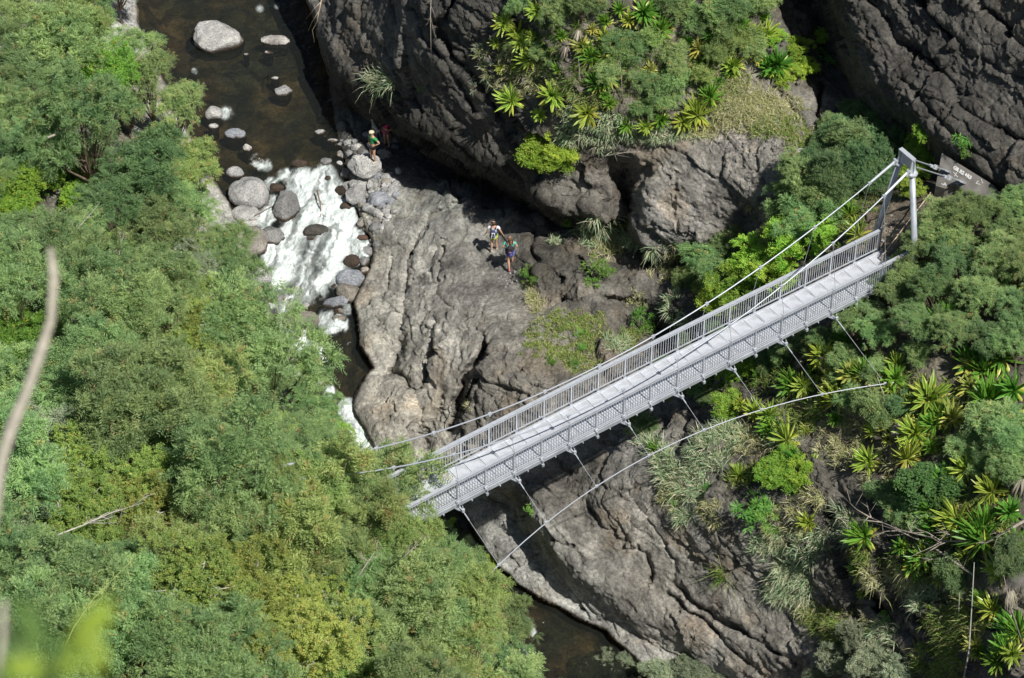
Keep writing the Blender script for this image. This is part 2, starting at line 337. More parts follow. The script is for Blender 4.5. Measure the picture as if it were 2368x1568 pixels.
# ------------------------------------------------------------------ terrain mesh
TONE = np.array([  # u, v, r, g, b  (bare surface colour, with shade painted in round the overhang), influence
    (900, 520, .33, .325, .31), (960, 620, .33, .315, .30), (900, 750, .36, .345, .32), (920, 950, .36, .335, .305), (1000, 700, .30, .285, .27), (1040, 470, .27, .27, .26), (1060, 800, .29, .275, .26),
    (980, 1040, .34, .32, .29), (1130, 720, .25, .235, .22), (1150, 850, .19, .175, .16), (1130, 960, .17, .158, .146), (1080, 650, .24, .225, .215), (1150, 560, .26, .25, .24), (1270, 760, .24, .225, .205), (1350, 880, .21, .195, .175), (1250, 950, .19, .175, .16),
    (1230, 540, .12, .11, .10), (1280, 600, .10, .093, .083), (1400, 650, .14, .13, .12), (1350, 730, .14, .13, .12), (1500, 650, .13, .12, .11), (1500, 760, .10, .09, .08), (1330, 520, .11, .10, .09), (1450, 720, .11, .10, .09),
    (800, 60, .12, .115, .11), (900, 130, .135, .128, .12), (1000, 200, .11, .103, .097), (1100, 100, .085, .08, .075), (1150, 280, .10, .094, .088), (1000, 335, .038, .036, .032), (1050, 390, .035, .033, .03), (900, 280, .038, .036, .032), (950, 315, .038, .036, .032), (1100, 395, .036, .034, .03), (1160, 425, .038, .035, .032), (840, 230, .04, .038, .034), (1230, 470, .045, .042, .038), (720, 0, .15, .145, .14),  # near-black undercut tones paint the overhang's shade into the rock colour
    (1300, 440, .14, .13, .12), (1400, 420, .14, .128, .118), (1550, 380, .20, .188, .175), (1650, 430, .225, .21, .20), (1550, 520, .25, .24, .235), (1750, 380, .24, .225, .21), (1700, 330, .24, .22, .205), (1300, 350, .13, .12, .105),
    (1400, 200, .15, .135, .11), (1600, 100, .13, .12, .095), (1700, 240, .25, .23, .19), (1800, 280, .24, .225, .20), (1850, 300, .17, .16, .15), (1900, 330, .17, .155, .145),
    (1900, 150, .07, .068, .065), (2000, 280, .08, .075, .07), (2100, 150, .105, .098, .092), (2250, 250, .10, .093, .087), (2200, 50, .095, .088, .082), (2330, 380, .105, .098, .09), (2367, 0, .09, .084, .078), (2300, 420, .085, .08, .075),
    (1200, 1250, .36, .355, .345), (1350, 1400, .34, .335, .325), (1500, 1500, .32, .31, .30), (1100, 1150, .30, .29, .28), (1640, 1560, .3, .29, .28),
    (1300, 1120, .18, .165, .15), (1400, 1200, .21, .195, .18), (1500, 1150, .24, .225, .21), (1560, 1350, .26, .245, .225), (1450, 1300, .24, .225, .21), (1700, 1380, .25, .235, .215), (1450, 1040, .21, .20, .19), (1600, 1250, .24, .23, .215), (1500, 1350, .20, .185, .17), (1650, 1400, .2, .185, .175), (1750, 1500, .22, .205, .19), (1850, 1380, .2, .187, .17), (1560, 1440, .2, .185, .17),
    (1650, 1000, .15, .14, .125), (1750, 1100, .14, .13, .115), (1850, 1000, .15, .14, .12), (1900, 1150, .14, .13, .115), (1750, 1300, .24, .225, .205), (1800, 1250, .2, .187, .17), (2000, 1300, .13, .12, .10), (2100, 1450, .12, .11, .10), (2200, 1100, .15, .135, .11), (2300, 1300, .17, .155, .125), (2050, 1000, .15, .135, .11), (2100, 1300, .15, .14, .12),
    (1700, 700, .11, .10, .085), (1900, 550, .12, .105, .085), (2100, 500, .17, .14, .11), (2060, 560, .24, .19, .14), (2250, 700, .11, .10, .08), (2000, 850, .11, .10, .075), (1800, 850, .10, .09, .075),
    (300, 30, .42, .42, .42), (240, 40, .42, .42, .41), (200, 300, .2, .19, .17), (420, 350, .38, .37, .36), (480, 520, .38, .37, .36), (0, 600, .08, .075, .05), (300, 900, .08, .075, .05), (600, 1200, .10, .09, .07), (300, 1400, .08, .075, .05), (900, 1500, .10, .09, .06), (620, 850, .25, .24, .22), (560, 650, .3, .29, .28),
    (860, 310, .13, .128, .125), (960, 390, .11, .105, .10), (900, 440, .3, .295, .28), (800, 310, .12, .115, .11), (930, 350, .09, .088, .085), (860, 500, .26, .25, .22), (850, 560, .22, .2, .17),  # bank tones below the overhang are lowered to deepen its shadow
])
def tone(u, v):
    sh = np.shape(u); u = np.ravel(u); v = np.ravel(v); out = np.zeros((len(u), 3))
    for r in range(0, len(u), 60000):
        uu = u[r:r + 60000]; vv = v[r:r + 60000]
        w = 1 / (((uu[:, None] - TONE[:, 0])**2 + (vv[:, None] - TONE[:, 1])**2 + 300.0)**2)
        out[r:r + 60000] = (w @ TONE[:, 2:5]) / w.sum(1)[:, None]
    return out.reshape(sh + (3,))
def build_terrain():
    gu = np.concatenate([np.arange(-600, 280, 9.0), np.arange(280, 2420, 2.6), np.arange(2420, 2960, 9.0)])
    gv = np.concatenate([np.arange(-410, -20, 8.0), np.arange(-20, 1590, 2.6), np.arange(1590, 1940, 8.0)])
    U, V = np.meshgrid(gu, gv)
    wob = 6 * fbm(U / 50, V / 50, 0, 5, 5, .62); wob2 = 6 * fbm(U / 50, V / 50, 7, 5, 9, .62)
    Uw = U + wob; Vw = V + wob2
    H = base_h(Uw, Vw)
    R = bil(GR, Uw, Vw)
    carve = np.zeros(U.shape)
    wide = 1 + .5 * fbm(U / 25, V / 25, 3, 2, 4)
    for pl, w, d in CRACKS:
        xs = [p[0] for p in pl]; ys = [p[1] for p in pl]
        m = (U > min(xs) - 40) & (U < max(xs) + 40) & (V > min(ys) - 40) & (V < max(ys) + 40)
        dd = polydist((U + 2.2 * wob)[m], (V + 2.2 * wob2)[m], pl)
        carve[m] = np.maximum(carve[m], d * np.exp(-(dd / (w * np.maximum(.3, wide[m])))**2) * (R[m] < -4))
    H = H - carve
    P = W(U, V, H)
    # normals
    def normals(P):
        du = np.gradient(P, axis=1); dv = np.gradient(P, axis=0)
        n = np.cross(dv, du); return n / (np.linalg.norm(n, axis=-1, keepdims=True) + 1e-9)
    Nn = normals(P)
    x, y, z = P[..., 0], P[..., 1], P[..., 2]
    # strata run down to the right across the gorge wall
    al = x * .76 - y * .52 - z * .39; ac = x * .565 + y * .825; e2 = .322 * x - .220 * y + .921 * z
    wx = fbm(x * .5, y * .5, z * .5, 3, 31) * 1.2; wy = fbm(x * .5 + 9, y * .5, z * .5, 3, 37) * 1.2
    big = ridge(al * .12 + wx * .2, ac * .40 + wy * .25, e2 * .45, 4, 41)
    mid = ridge(al * .32 + wx * .4, ac * 1.5 + wy * .5, e2 * 1.4, 5, 47, .6)
    fine = .6 * fbm(x * 2.6, y * 2.6, z * 2.6, 6, 53, .7) + .5 * ridge(al * 1.7, ac * 2.6, z * 2.6, 5, 57, .62)
    f1, f2, c1 = worley(al * .42 + wx * .8, ac * 1.5 + wy * .8, e2 * 1.4, 3)
    crk = np.exp(-((f2 - f1) / .07)**2)
    g1, g2, c2 = worley(x * 2.1 + wx * 1.5, y * 2.1 + wy * 1.5, z * 2.1, 9)
    crk2 = np.exp(-((g2 - g1) / .09)**2)
    rock = sm(0, 26, -R)                       # 0 at the water's edge
    # roughness by place: cliffs rough, the washed slab smoother
    RG = np.array([(950, 620, .62), (950, 900, .72), (1150, 600, .5), (1100, 800, .62), (1250, 1250, .5), (1500, 1200, .6), (1700, 1420, .62), (1600, 450, .7), (900, 100, .6), (1100, 150, .72), (1300, 450, .75), (1300, 600, 1.0), (1500, 700, 1.0), (2150, 150, .85), (2300, 350, .8), (1800, 1100, .85), (1950, 1300, .85), (1500, 100, .6), (1700, 250, .5), (2000, 600, .4), (2200, 900, .6), (300, 30, .25), (300, 900, .8), (1600, 1450, .62), (930, 400, .2), (1000, 340, .9), (1100, 390, .9), (880, 270, .8), (2060, 600, .1), (2200, 420, .1), (1160, 600, .12), (950, 430, .3), (2000, 290, .5)])
    ww = 1 / ((U[..., None] - RG[:, 0])**2 + (V[..., None] - RG[:, 1])**2 + 900.0)**1.5
    amp = (ww @ RG[:, 2]) / ww.sum(-1); del ww
    patch = sm(-.1, .35, fbm(x * .3, y * .3, z * .3, 3, 99))
    hf, e1 = facets(al * .20 + wx * .25, ac * .66 + wy * .3 + fine * .10, e2 * .6 + fine * .08, 211)
    hg, e2_ = facets(al * .6 + wx * .5 + fine * .25, ac * 1.7 + wy * .6, e2 * 1.7 + fine * .2, 223)
    hh, e3 = facets(x * 2.6 + wx * 2 + fine * .4, y * 2.6 + wy * 2, z * 2.6 + fine * .4, 229)
    tq = fbm(al * .09 + wx * .22, ac * .46 + wy * .3, e2 * .5, 5, 91, .55) * 4.2
    crackl = (np.exp(-(e1 / .035)**2) + .6 * np.exp(-(e2_ / .05)**2) * patch) * sm(-.3, .2, fbm(x * .25 + 9, y * .25, z * .25, 2, 119))
    ledge = np.floor(tq) + sm(.0, .3, tq - np.floor(tq)) - tq
    hard = sm(.45, .95, amp)
    swirl = ridge(al * .5 + wx * 1.3, ac * 3.6 + wy * 2.0, e2 * 3, 4, 101, .6)
    d = amp * (.20 * big + .06 * mid + .20 * ledge * (.35 + patch * .65) + (.30 + .25 * hard) * hf + (.14 + .02 * hard) * (.4 + .6 * patch) * hg + .04 * hh
        + (.10 + .03 * hard) * fine - .05 * crk * patch) + .030 * swirl * (1 - .6 * hard) - .10 * crackl * sm(.25, .45, amp) + .03 * fbm(x * 7, y * 7, z * 7, 3, 103) * (.4 + hard)
    d = d * rock + (1 - rock) * (.05 * (1 - g1) + .03 * fine)
    P = P + Nn * d[..., None]
    Nn = normals(P)
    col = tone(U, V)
    # mineral mottling: warm, cool and dark patches
    m1 = fbm(x * .35, y * .35, z * .35, 4, 61)[..., None]; m2 = fbm(al * .35, ac * 2.2, e2 * 1.8, 5, 67, .62)[..., None]; m3 = fbm(x * 1.4, y * 1.4, z * 1.4, 5, 71, .6)[..., None]
    col = col * (1 + .45 * m1 + .35 * m2 + .35 * m3)
    col = col * np.array([1.01, 1.0, .93]) * (1 - .25 * np.clip(crackl, 0, 1)[..., None]) * (1 + .16 * (c1 - .5)[..., None] + .12 * (c2 - .5)[..., None])
    warm = sm(.1, .5, fbm(x * .8 + 5, y * .8, z * .8, 4, 77))[..., None]
    col = col * (1 + warm * np.array([.06, 0, -.07]) + (1 - warm) * np.array([-.03, 0, .035]))
    white = sm(.42, .62, fbm(x * 1.1, y * 1.1, z * 1.1 + 4, 5, 83, .65))[..., None] * .35
    col = col + white * np.array([.2, .2, .195]) * (col.mean(-1, keepdims=True) / .25)
    # bed and tide line
    bed = np.array([.24, .195, .125]) * (.5 + .9 * c2[..., None]) * (1 + .7 * m3)
    Rb = R[..., None]
    wet = sm(6, -1, -Rb + 4 * m3)
    col = col * (1 - wet * (Rb < 0)) + np.array([.05, .036, .024]) * wet * (Rb < 0)
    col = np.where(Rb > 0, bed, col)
    pale = np.exp(-((-Rb - 11 - 3 * m1) / 3.0)**2) * (V[..., None] > 560) * (U[..., None] > 780)
    col = col + pale * .08
    # mossy and earthy ground between plants
    col = np.clip(col, .012, .55)
    nv, nu = U.shape
    idx = np.arange(nu * nv).reshape(nv, nu)
    F = np.stack([idx[:-1, :-1], idx[1:, :-1], idx[1:, 1:], idx[:-1, 1:]], -1).reshape(-1, 4)
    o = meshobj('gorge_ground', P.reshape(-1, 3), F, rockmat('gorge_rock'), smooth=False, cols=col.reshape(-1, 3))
    o.data.polygons.foreach_set('use_smooth', np.ones(len(o.data.polygons), bool))
    tag(o, 'grey and brown basalt walls, slabs and ground of the river gorge', None, None, 'structure')
    return gu, gv, P, Nn, o
TU, TV, TP, TN, TERR = build_terrain()
def _tl(G, u, v):
    x = np.interp(u, TU, np.arange(len(TU))); y = np.interp(v, TV, np.arange(len(TV)))
    i = np.minimum(np.asarray(x).astype(int), len(TU) - 2); j = np.minimum(np.asarray(y).astype(int), len(TV) - 2)
    fx = (x - i)[..., None]; fy = (y - j)[..., None]
    return (G[j, i] * (1 - fx) + G[j, i + 1] * fx) * (1 - fy) + (G[j + 1, i] * (1 - fx) + G[j + 1, i + 1] * fx) * fy
def gp(u, v, lift=0):
    p = _tl(TP, np.asarray(u, float), np.asarray(v, float)).copy(); p[..., 2] += lift; return p
def gn(u, v):
    n = _tl(TN, np.asarray(u, float), np.asarray(v, float)); return n / np.linalg.norm(n, axis=-1, keepdims=True)
# ------------------------------------------------------------------ river
FOAM = [(625, 425, 14, .5), (660, 410, 18, .5), (700, 412, 22, .9), (750, 405, 22, .9), (700, 450, 32, 1.1), (745, 450, 38, 1.3), (770, 500, 40, 1.3), (720, 510, 30, 1.0), (680, 545, 36, 1.2), (740, 560, 45, 1.5), (790, 560, 40, 1.5), (820, 575, 26, 1.2), (650, 590, 36, 1.5), (700, 620, 55, 1.6), (760, 620, 36, 1.1), (660, 650, 40, 1.2), (710, 670, 28, .8), (625, 560, 24, 1.1), (612, 500, 26, 1.1), (640, 470, 18, .8), (650, 700, 26, .7),
    (595, 375, 18, .45), (615, 382, 14, .5), (760, 745, 24, .9), (790, 750, 16, .6), (805, 715, 10, .9), (660, 755, 18, .7), (680, 800, 34, .95), (715, 835, 38, 1.0), (690, 770, 20, .8), (740, 825, 22, .6), (690, 850, 26, .8), (730, 870, 22, .5), (760, 905, 14, .5), (700, 890, 20, .8),
    (828, 985, 28, 1.4), (850, 1030, 32, 1.4), (868, 1075, 32, 1.3), (845, 1110, 30, 1.2), (805, 945, 20, .9), (830, 1060, 30, 1.2), (1222, 1440, 12, .55), (1232, 1462, 10, .45), (1215, 1508, 14, .55), (1196, 1525, 12, .4), (523, 262, 16, .35), (640, 15, 8, .2), (600, 20, 12, .15), (1123, 1318, 10, .3), (450, 165, 8, .25)]
def build_river():
    gu = np.arange(280, 1700, 2.2); gv = np.concatenate([np.arange(-400, -20, 8.0), np.arange(-20, 1590, 2.2), np.arange(1590, 1900, 8.0)])
    U, V = np.meshgrid(gu, gv)
    R = bil(GR, U, V)
    foam = np.zeros(U.shape)
    for (u, v, r, a) in FOAM: foam = foam + a * np.exp(-(((U - u)**2 + (V - v)**2) / r**2)**1.3)
    h = wlevel(U, V)
    P0 = W(U, V, h); x, y = P0[..., 0], P0[..., 1]
    fl = (.25, -.97)
    # flow direction drifts down the gorge
    al = -x * .27 - y * .96; ac = x * .96 - y * .27
    wx = fbm(x * .8, y * .8, 0, 4, 11, .6); wy = fbm(x * .8 + 30, y * .8, 0, 4, 12, .6)
    st = ridge(al * .34 + .9 * wx, ac * 2.4 + 1.3 * wy, 0, 5, 13, .62)
    fi = fbm(x * 4 + 2 * wx, y * 4 + 2 * wy, 0, 5, 14, .65)
    body = np.clip(foam, 0, 1.3)
    mask = sm(.36, .98, body + .75 * (st - .22) * sm(.05, .3, body) + .5 * fi * sm(.05, .4, body) - .02)
    veil = sm(.06, .8, body + .9 * (st - .05) * sm(.02, .25, body)) * .75
    mask = np.clip(np.maximum(mask, veil), 0, 1) * (.30 + .85 * sm(-.38, .22, fbm(al * .35 + 1.2 * wx, ac * 2.8 + 1.6 * wy, 8, 5, 24, .62)))
    holes = [(705, 590 - 15, 26), (735, 640 - 22, 20), (720, 540, 22), (675, 665, 20)]
    for (u, v, r) in holes: mask = mask * (1 - .75 * np.exp(-(((U - u) / 1.3)**2 + (V - v)**2) / r**2) * sm(-.4, .3, fi + .3))
    lines = sm(.62, .9, ridge(al * .4 + 2 * wx, ac * 1.6 + 2 * wy, 5, 3, 21)) * sm(330, 520, V) * .0
    calm = .012 * fbm(x * 2.2, y * 2.2, 0, 4, 15) + .02 * ridge(x * .9, y * .9, 0, 2, 16)
    turb = (.22 * fbm(al * .5 + .6 * wx, ac * 1.6 + wy, 0, 4, 17) + .13 * fi + .10 * (st + .2))
    z = h + calm * (1 + 2.5 * sm(700, 800, V)) + turb * sm(.1, .9, body)
    z = np.minimum(z, h + .4)
    P = W(U, V, z)
    nv, nu = U.shape; idx = np.arange(nu * nv).reshape(nv, nu)
    F = np.stack([idx[:-1, :-1], idx[1:, :-1], idx[1:, 1:], idx[:-1, 1:]], -1)
    keep = R[:-1, :-1] > -26
    F = F[keep]
    used = np.zeros(nu * nv, bool); used[F.ravel()] = True; re = np.cumsum(used) - 1
    deep = np.clip(R / 60, 0, 1)
    C = np.stack([mask, deep, sm(.3, .9, body)], -1).reshape(-1, 3)
    m, nt, nd, lk = newmat('river_water')
    out = N(nt, 'ShaderNodeOutputMaterial')
    a = N(nt, 'ShaderNodeVertexColor'); a.layer_name = 'Col'; sep = N(nt, 'ShaderNodeSeparateColor'); lk.new(a.outputs[0], sep.inputs[0])
    g = N(nt, 'ShaderNodeNewGeometry')
    n1 = N(nt, 'ShaderNodeTexNoise'); n1.inputs['Scale'].default_value = 3.2; n1.inputs['Detail'].default_value = 6; n1.inputs['Distortion'].default_value = .8; lk.new(g.outputs['Position'], n1.inputs['Vector'])
    bp = N(nt, 'ShaderNodeBump'); bp.inputs['Strength'].default_value = .8; bp.inputs['Distance'].default_value = .09; lk.new(n1.outputs[0], bp.inputs['Height'])
    tr = N(nt, 'ShaderNodeBsdfTransparent'); tr.inputs[0].default_value = (.50, .47, .36, 1)
    n6 = N(nt, 'ShaderNodeTexNoise'); n6.inputs['Scale'].default_value = .5; n6.inputs['Detail'].default_value = 5; lk.new(g.outputs['Position'], n6.inputs['Vector'])
    rr = ramp(nt, n6.outputs[0], [(.35, (.50, .45, .34)), (.65, (.27, .31, .28))]); lk.new(rr.outputs[0], tr.inputs[0])
    gl = N(nt, 'ShaderNodeBsdfGlossy'); gl.inputs['Roughness'].default_value = .12; lk.new(bp.outputs[0], gl.inputs['Normal'])
    df = N(nt, 'ShaderNodeBsdfDiffuse'); df.inputs[0].default_value = (.035, .042, .038, 1)
    fr = N(nt, 'ShaderNodeFresnel'); fr.inputs[0].default_value = 1.33; lk.new(bp.outputs[0], fr.inputs[1])
    mxa = N(nt, 'ShaderNodeMixShader'); mxa.inputs[0].default_value = .25; lk.new(tr.outputs[0], mxa.inputs[1]); lk.new(df.outputs[0], mxa.inputs[2])
    mxb = N(nt, 'ShaderNodeMixShader'); lk.new(fr.outputs[0], mxb.inputs[0]); lk.new(mxa.outputs[0], mxb.inputs[1]); lk.new(gl.outputs[0], mxb.inputs[2])
    fo = N(nt, 'ShaderNodeBsdfPrincipled'); fo.inputs['Roughness'].default_value = .55; fo.inputs['Base Color'].default_value = (.86, .89, .89, 1)
    n7 = N(nt, 'ShaderNodeTexNoise'); n7.inputs['Scale'].default_value = 1; n7.inputs['Detail'].default_value = 8; n7.inputs['Roughness'].default_value = .7; n7.inputs['Distortion'].default_value = .5; mpp = N(nt, 'ShaderNodeMapping', vector_type='TEXTURE'); mpp.inputs['Rotation'].default_value = (0, 0, -.27); mpp.inputs['Scale'].default_value = (.12, .5, .4); lk.new(g.outputs['Position'], mpp.inputs[0]); lk.new(mpp.outputs[0], n7.inputs['Vector'])
    b2 = N(nt, 'ShaderNodeBump'); b2.inputs['Strength'].default_value = .6; b2.inputs['Distance'].default_value = .12; lk.new(n7.outputs[0], b2.inputs['Height']); lk.new(b2.outputs[0], fo.inputs['Normal'])
    rf = ramp(nt, n7.outputs[0], [(.28, (.36, .46, .45)), (.62, (.74, .78, .78))]); lk.new(rf.outputs[0], fo.inputs['Base Color'])
    # flecks break the edge of the foam
    ad = N(nt, 'ShaderNodeMath', operation='MULTIPLY_ADD'); lk.new(n7.outputs[0], ad.inputs[0]); ad.inputs[1].default_value = .6; ad.inputs[2].default_value = .68
    s2 = N(nt, 'ShaderNodeMath', operation='MULTIPLY'); lk.new(ad.outputs[0], s2.inputs[0]); s2.inputs[1].default_value = 1.0
    s3 = N(nt, 'ShaderNodeMath', operation='MULTIPLY', use_clamp=True); lk.new(s2.outputs[0], s3.inputs[0]); lk.new(sep.outputs[0], s3.inputs[1])
    s4 = N(nt, 'ShaderNodeMath', operation='MULTIPLY', use_clamp=True); lk.new(s3.outputs[0], s4.inputs[0]); s4.inputs[1].default_value = 1.25
    mxc = N(nt, 'ShaderNodeMixShader'); lk.new(s4.outputs[0], mxc.inputs[0]); lk.new(mxb.outputs[0], mxc.inputs[1]); lk.new(fo.outputs[0], mxc.inputs[2])
    lk.new(mxc.outputs[0], out.inputs[0])
    o = meshobj('river_water', P.reshape(-1, 3)[used], re[F], m, smooth=True, cols=C[used])
    tag(o, 'dark clear mountain river with a white rapid between boulders', None, None, 'structure')
build_river()
# ------------------------------------------------------------------ bridge
galv = simple('galvanised_steel', (.53, .56, .61), .42, .35, .10, 5, 0)
galv2 = simple('dull_galvanised_steel', (.40, .43, .47), .5, .3, .22, 2.2, 0)
cablem = simple('cable_steel', (.44, .47, .52), .45, .4, .05, 8, 0)
def deckmat():
    m, nt, nd, lk = newmat('perforated_deck')
    out = N(nt, 'ShaderNodeOutputMaterial'); b = N(nt, 'ShaderNodeBsdfPrincipled'); lk.new(b.outputs[0], out.inputs[0])
    tc = N(nt, 'ShaderNodeTexCoord'); mp = N(nt, 'ShaderNodeMapping'); lk.new(tc.outputs['Object'], mp.inputs[0]); mp.inputs['Scale'].default_value = (22, 22, 0)
    vo = N(nt, 'ShaderNodeTexVoronoi'); vo.inputs['Randomness'].default_value = 0; vo.inputs['Scale'].default_value = 1; lk.new(mp.outputs[0], vo.inputs['Vector'])
    r = ramp(nt, vo.outputs['Distance'], [(.18, (.20, .21, .22)), (.27, (.60, .63, .68))]); 
    no = N(nt, 'ShaderNodeTexNoise'); no.inputs['Scale'].default_value = 3; no.inputs['Detail'].default_value = 5; lk.new(tc.outputs['Object'], no.inputs[0])
    r2 = ramp(nt, no.outputs[0], [(.3, (.72, .71, .69)), (.5, (1, 1, 1)), (.7, (1.1, 1.1, 1.1))])
    mx = N(nt, 'ShaderNodeMixRGB', blend_type='MULTIPLY'); mx.inputs[0].default_value = 1; lk.new(r.outputs[0], mx.inputs[1]); lk.new(r2.outputs[0], mx.inputs[2]); lk.new(mx.outputs[0], b.inputs['Base Color'])
    b.inputs['Roughness'].default_value = .5; b.inputs['Metallic'].default_value = .25
    return m
A0 = np.array([.1373, -19.2018, 14.0]); AX = np.array([.82098, .57096, 0]); PN = np.array([-.57096, .82098, 0]); ZZ = np.array([0, 0, 1.0])
MID = 3.55
def camber(s): return .0 + .10 * (1 - ((s - MID) / 12.2)**2)
def B(s, off, h): return A0 + AX * s + PN * off + ZZ * (h + camber(s))
S0, S1, BAY = -8.6, 15.75, 1.085
posts = [-.6 + BAY * k for k in range(-7, 16)]
posts = [s for s in posts if S0 - .1 <= s <= S1]
def build_bridge():
    root = empty('suspension_footbridge', A0, 'galvanised steel suspension footbridge with slatted railings crossing the gorge diagonally', 'bridge')
    root.location = (0, 0, 0)
    dm = deckmat()
    edges = [S0] + posts + [S1]
    mats_rot = math.atan2(AX[1], AX[0])
    for a, b in zip(edges[:-1], edges[1:]):
        n = 2 if b - a > .6 else 1
        for k in range(n):
            p = a + (b - a) * k / n + .008; q = a + (b - a) * (k + 1) / n - .008
            if q - p < .03: continue
            m = MB(); m.bar((0, 0, 0), (q - p, 0, (camber(q) - camber(p))), 1.16, .03)
            m.bar((q - p - .012, -.575, .020), (q - p - .012, .575, .020), .022, .010)
            o = m.build('deck_plate', dm, root); o.location = Vector(B(p, 0, 0)); o.rotation_euler = (0, 0, mats_rot)
    def run(off, h, w, t, name, mat=galv, parent=root, s0=S0, s1=S1):
        m = MB(); ss = [s0] + [s for s in posts if s0 < s < s1] + [s1]
        for a, b in zip(ss[:-1], ss[1:]): m.bar(B(a, off, h), B(b, off, h), w, t)
        return m.build(name, mat, parent)
    for sg in (-1, 1):
        run(sg * .585, -.02, .035, .16, 'deck_kerb', galv, root)
        run(sg * .70, -.14, .06, .14, 'edge_beam', galv2, root)
        run(sg * .66, -.03, .03, .03, 'edge_trim', galv, root)
        m = MB()
        ra = empty('railing', (0, 0, 0)); ra.parent = root
        run(sg * .70, .96, .105, .045, 'handrail', galv, ra)
        allp = [S0 + .05] + posts + [S1 - .05]
        for a, b in zip(allp[:-1], allp[1:]):
            pm = MB(); pm.bar(B(b, sg * .70, -.05), B(b, sg * .70, .93), .055, .055, up=AX)
            pm.box(B(b, sg * .72, -.02), AX * .05, PN * .04, ZZ * .07)
            pm.build('railing_post', galv, ra)
            if b - a < .5: continue
            g = MB(); g.bar(B(a, sg * .70, .84), B(b, sg * .70, .84), .035, .035); g.bar(B(a, sg * .70, .10), B(b, sg * .70, .10), .035, .035)
            n = 10
            for k in range(1, n + 1):
                s = a + (b - a) * k / (n + 1); g.bar(B(s, sg * .70, .10), B(s, sg * .70, .84), .018, .018, up=AX)
            g.build('baluster_panel', galv, ra)
    for s in posts + [S0 + .1, S1 - .1]:
        m = MB(); m.bar(B(s, -.80, -.26), B(s, .80, -.26), .07, .09)
        for sg in (-1, 1): m.box(B(s, sg * .80, -.24), AX * .045, PN * .035, ZZ * .05); m.box(B(s, sg * .76, -.12), AX * .02, PN * .05, ZZ * .10)
        m.build('cross_beam', galv2, root)
    for s in [p + BAY / 2 for p in posts[:-1]]:
        m = MB(); m.bar(B(s, -.76, -.24), B(s, .76, -.24), .04, .05); m.build('deck_joist', galv2, root)
    # main cables and hangers
    def chan(s): return 1.30 + 3.12 * ((s - MID) / 12.1)**2, .66 - .34 * ((s - MID) / 12.1)**2
    hs = [-.6 - 1.085 + (2.17 * k) + 1.085 for k in range(-3, 8)]
    for sg in (-1, 1):
        pts_ = []
        for s in np.linspace(MID - 12.1, MID + 12.1, 34):
            h, o = chan(s); pts_.append(A0 + AX * s + PN * sg * o + ZZ * h)
        m = MB(); m.tube(pts_, .024, 8); m.build('main_cable', cablem, root, True)
        for e in (-1, 1):
            s = MID + e * 12.0; h, o = chan(s); s2 = MID + e * 11.1; h2, o2 = chan(s2)
            m = MB(); m.tube([A0 + AX * s + PN * sg * o + ZZ * h, A0 + AX * s2 + PN * sg * o2 + ZZ * h2], [.05, .042], 8); m.build('cable_socket', galv, root)
        for s in hs:
            h, o = chan(s); top = A0 + AX * s + PN * sg * o + ZZ * h; bot = B(s, sg * 1.02, -.05)
            m = MB(); m.tube([top, bot], .0085, 5); hg = m.build('hanger', cablem, root)
            m = MB(); m.box(top, AX * .06, PN * .035, ZZ * .045); m.box(top - ZZ * .07, AX * .02, PN * .02, ZZ * .05); m.tube([top - AX * .05 + ZZ * .06, top - AX * .05 - ZZ * .06], .012, 5); m.tube([top + AX * .05 + ZZ * .06, top + AX * .05 - ZZ * .06], .012, 5); m.build('cable_clamp', galv, hg)
            m = MB(); m.bar(B(s - .08, sg * .70, -.26), B(s, sg * 1.06, -.16), .045, .03); m.bar(B(s + .08, sg * .70, -.26), B(s, sg * 1.06, -.16), .045, .03); m.box(B(s, sg * 1.04, -.10), AX * .05, PN * .03, ZZ * .06)
            m.tube([B(s, sg * 1.02, -.22), B(s, sg * 1.02, .06)], .018, 6)
            m.build('outrigger', galv, root)
    # wind cables below, one on either side
    def wind(s): return -.50 - .0062 * (s - 3.74)**2, 2.15 + .0205 * (s - 3.74)**2
    for sg in (-1, 1):
        pts_ = []
        for s in np.linspace(-7.4, 13.6, 30):
            h, o = wind(s)
            if sg > 0: h -= .75; o = 1.15 + (o - 2.15) * .25
            pts_.append(A0 + AX * s + PN * sg * o + ZZ * h)
        m = MB(); m.tube(pts_, .019, 8); m.build('wind_cable', cablem, root, True)
        for s in hs:
            if not -5.5 < s < 12.8: continue
            h, o = wind(s)
            if sg > 0: h -= .75; o = 1.15 + (o - 2.15) * .25
            p = A0 + AX * s + PN * sg * o + ZZ * h
            m = MB(); m.tube([B(s, sg * 1.04, -.14), p], .0085, 5); t = m.build('tie_rod', cablem, root)
            m = MB(); m.box(p, AX * .055, PN * .03, ZZ * .04); m.tube([p - AX * .04 + ZZ * .05, p - AX * .04 - ZZ * .05], .011, 5); m.tube([p + AX * .04 + ZZ * .05, p + AX * .04 - ZZ * .05], .011, 5); m.build('rod_clamp', galv, t)
            m = MB(); q = B(s, sg * 1.04, -.14); m.tube([q + (p - q) * .03, q + (p - q) * .17], .02, 6); m.build('turnbuckle', galv, t)
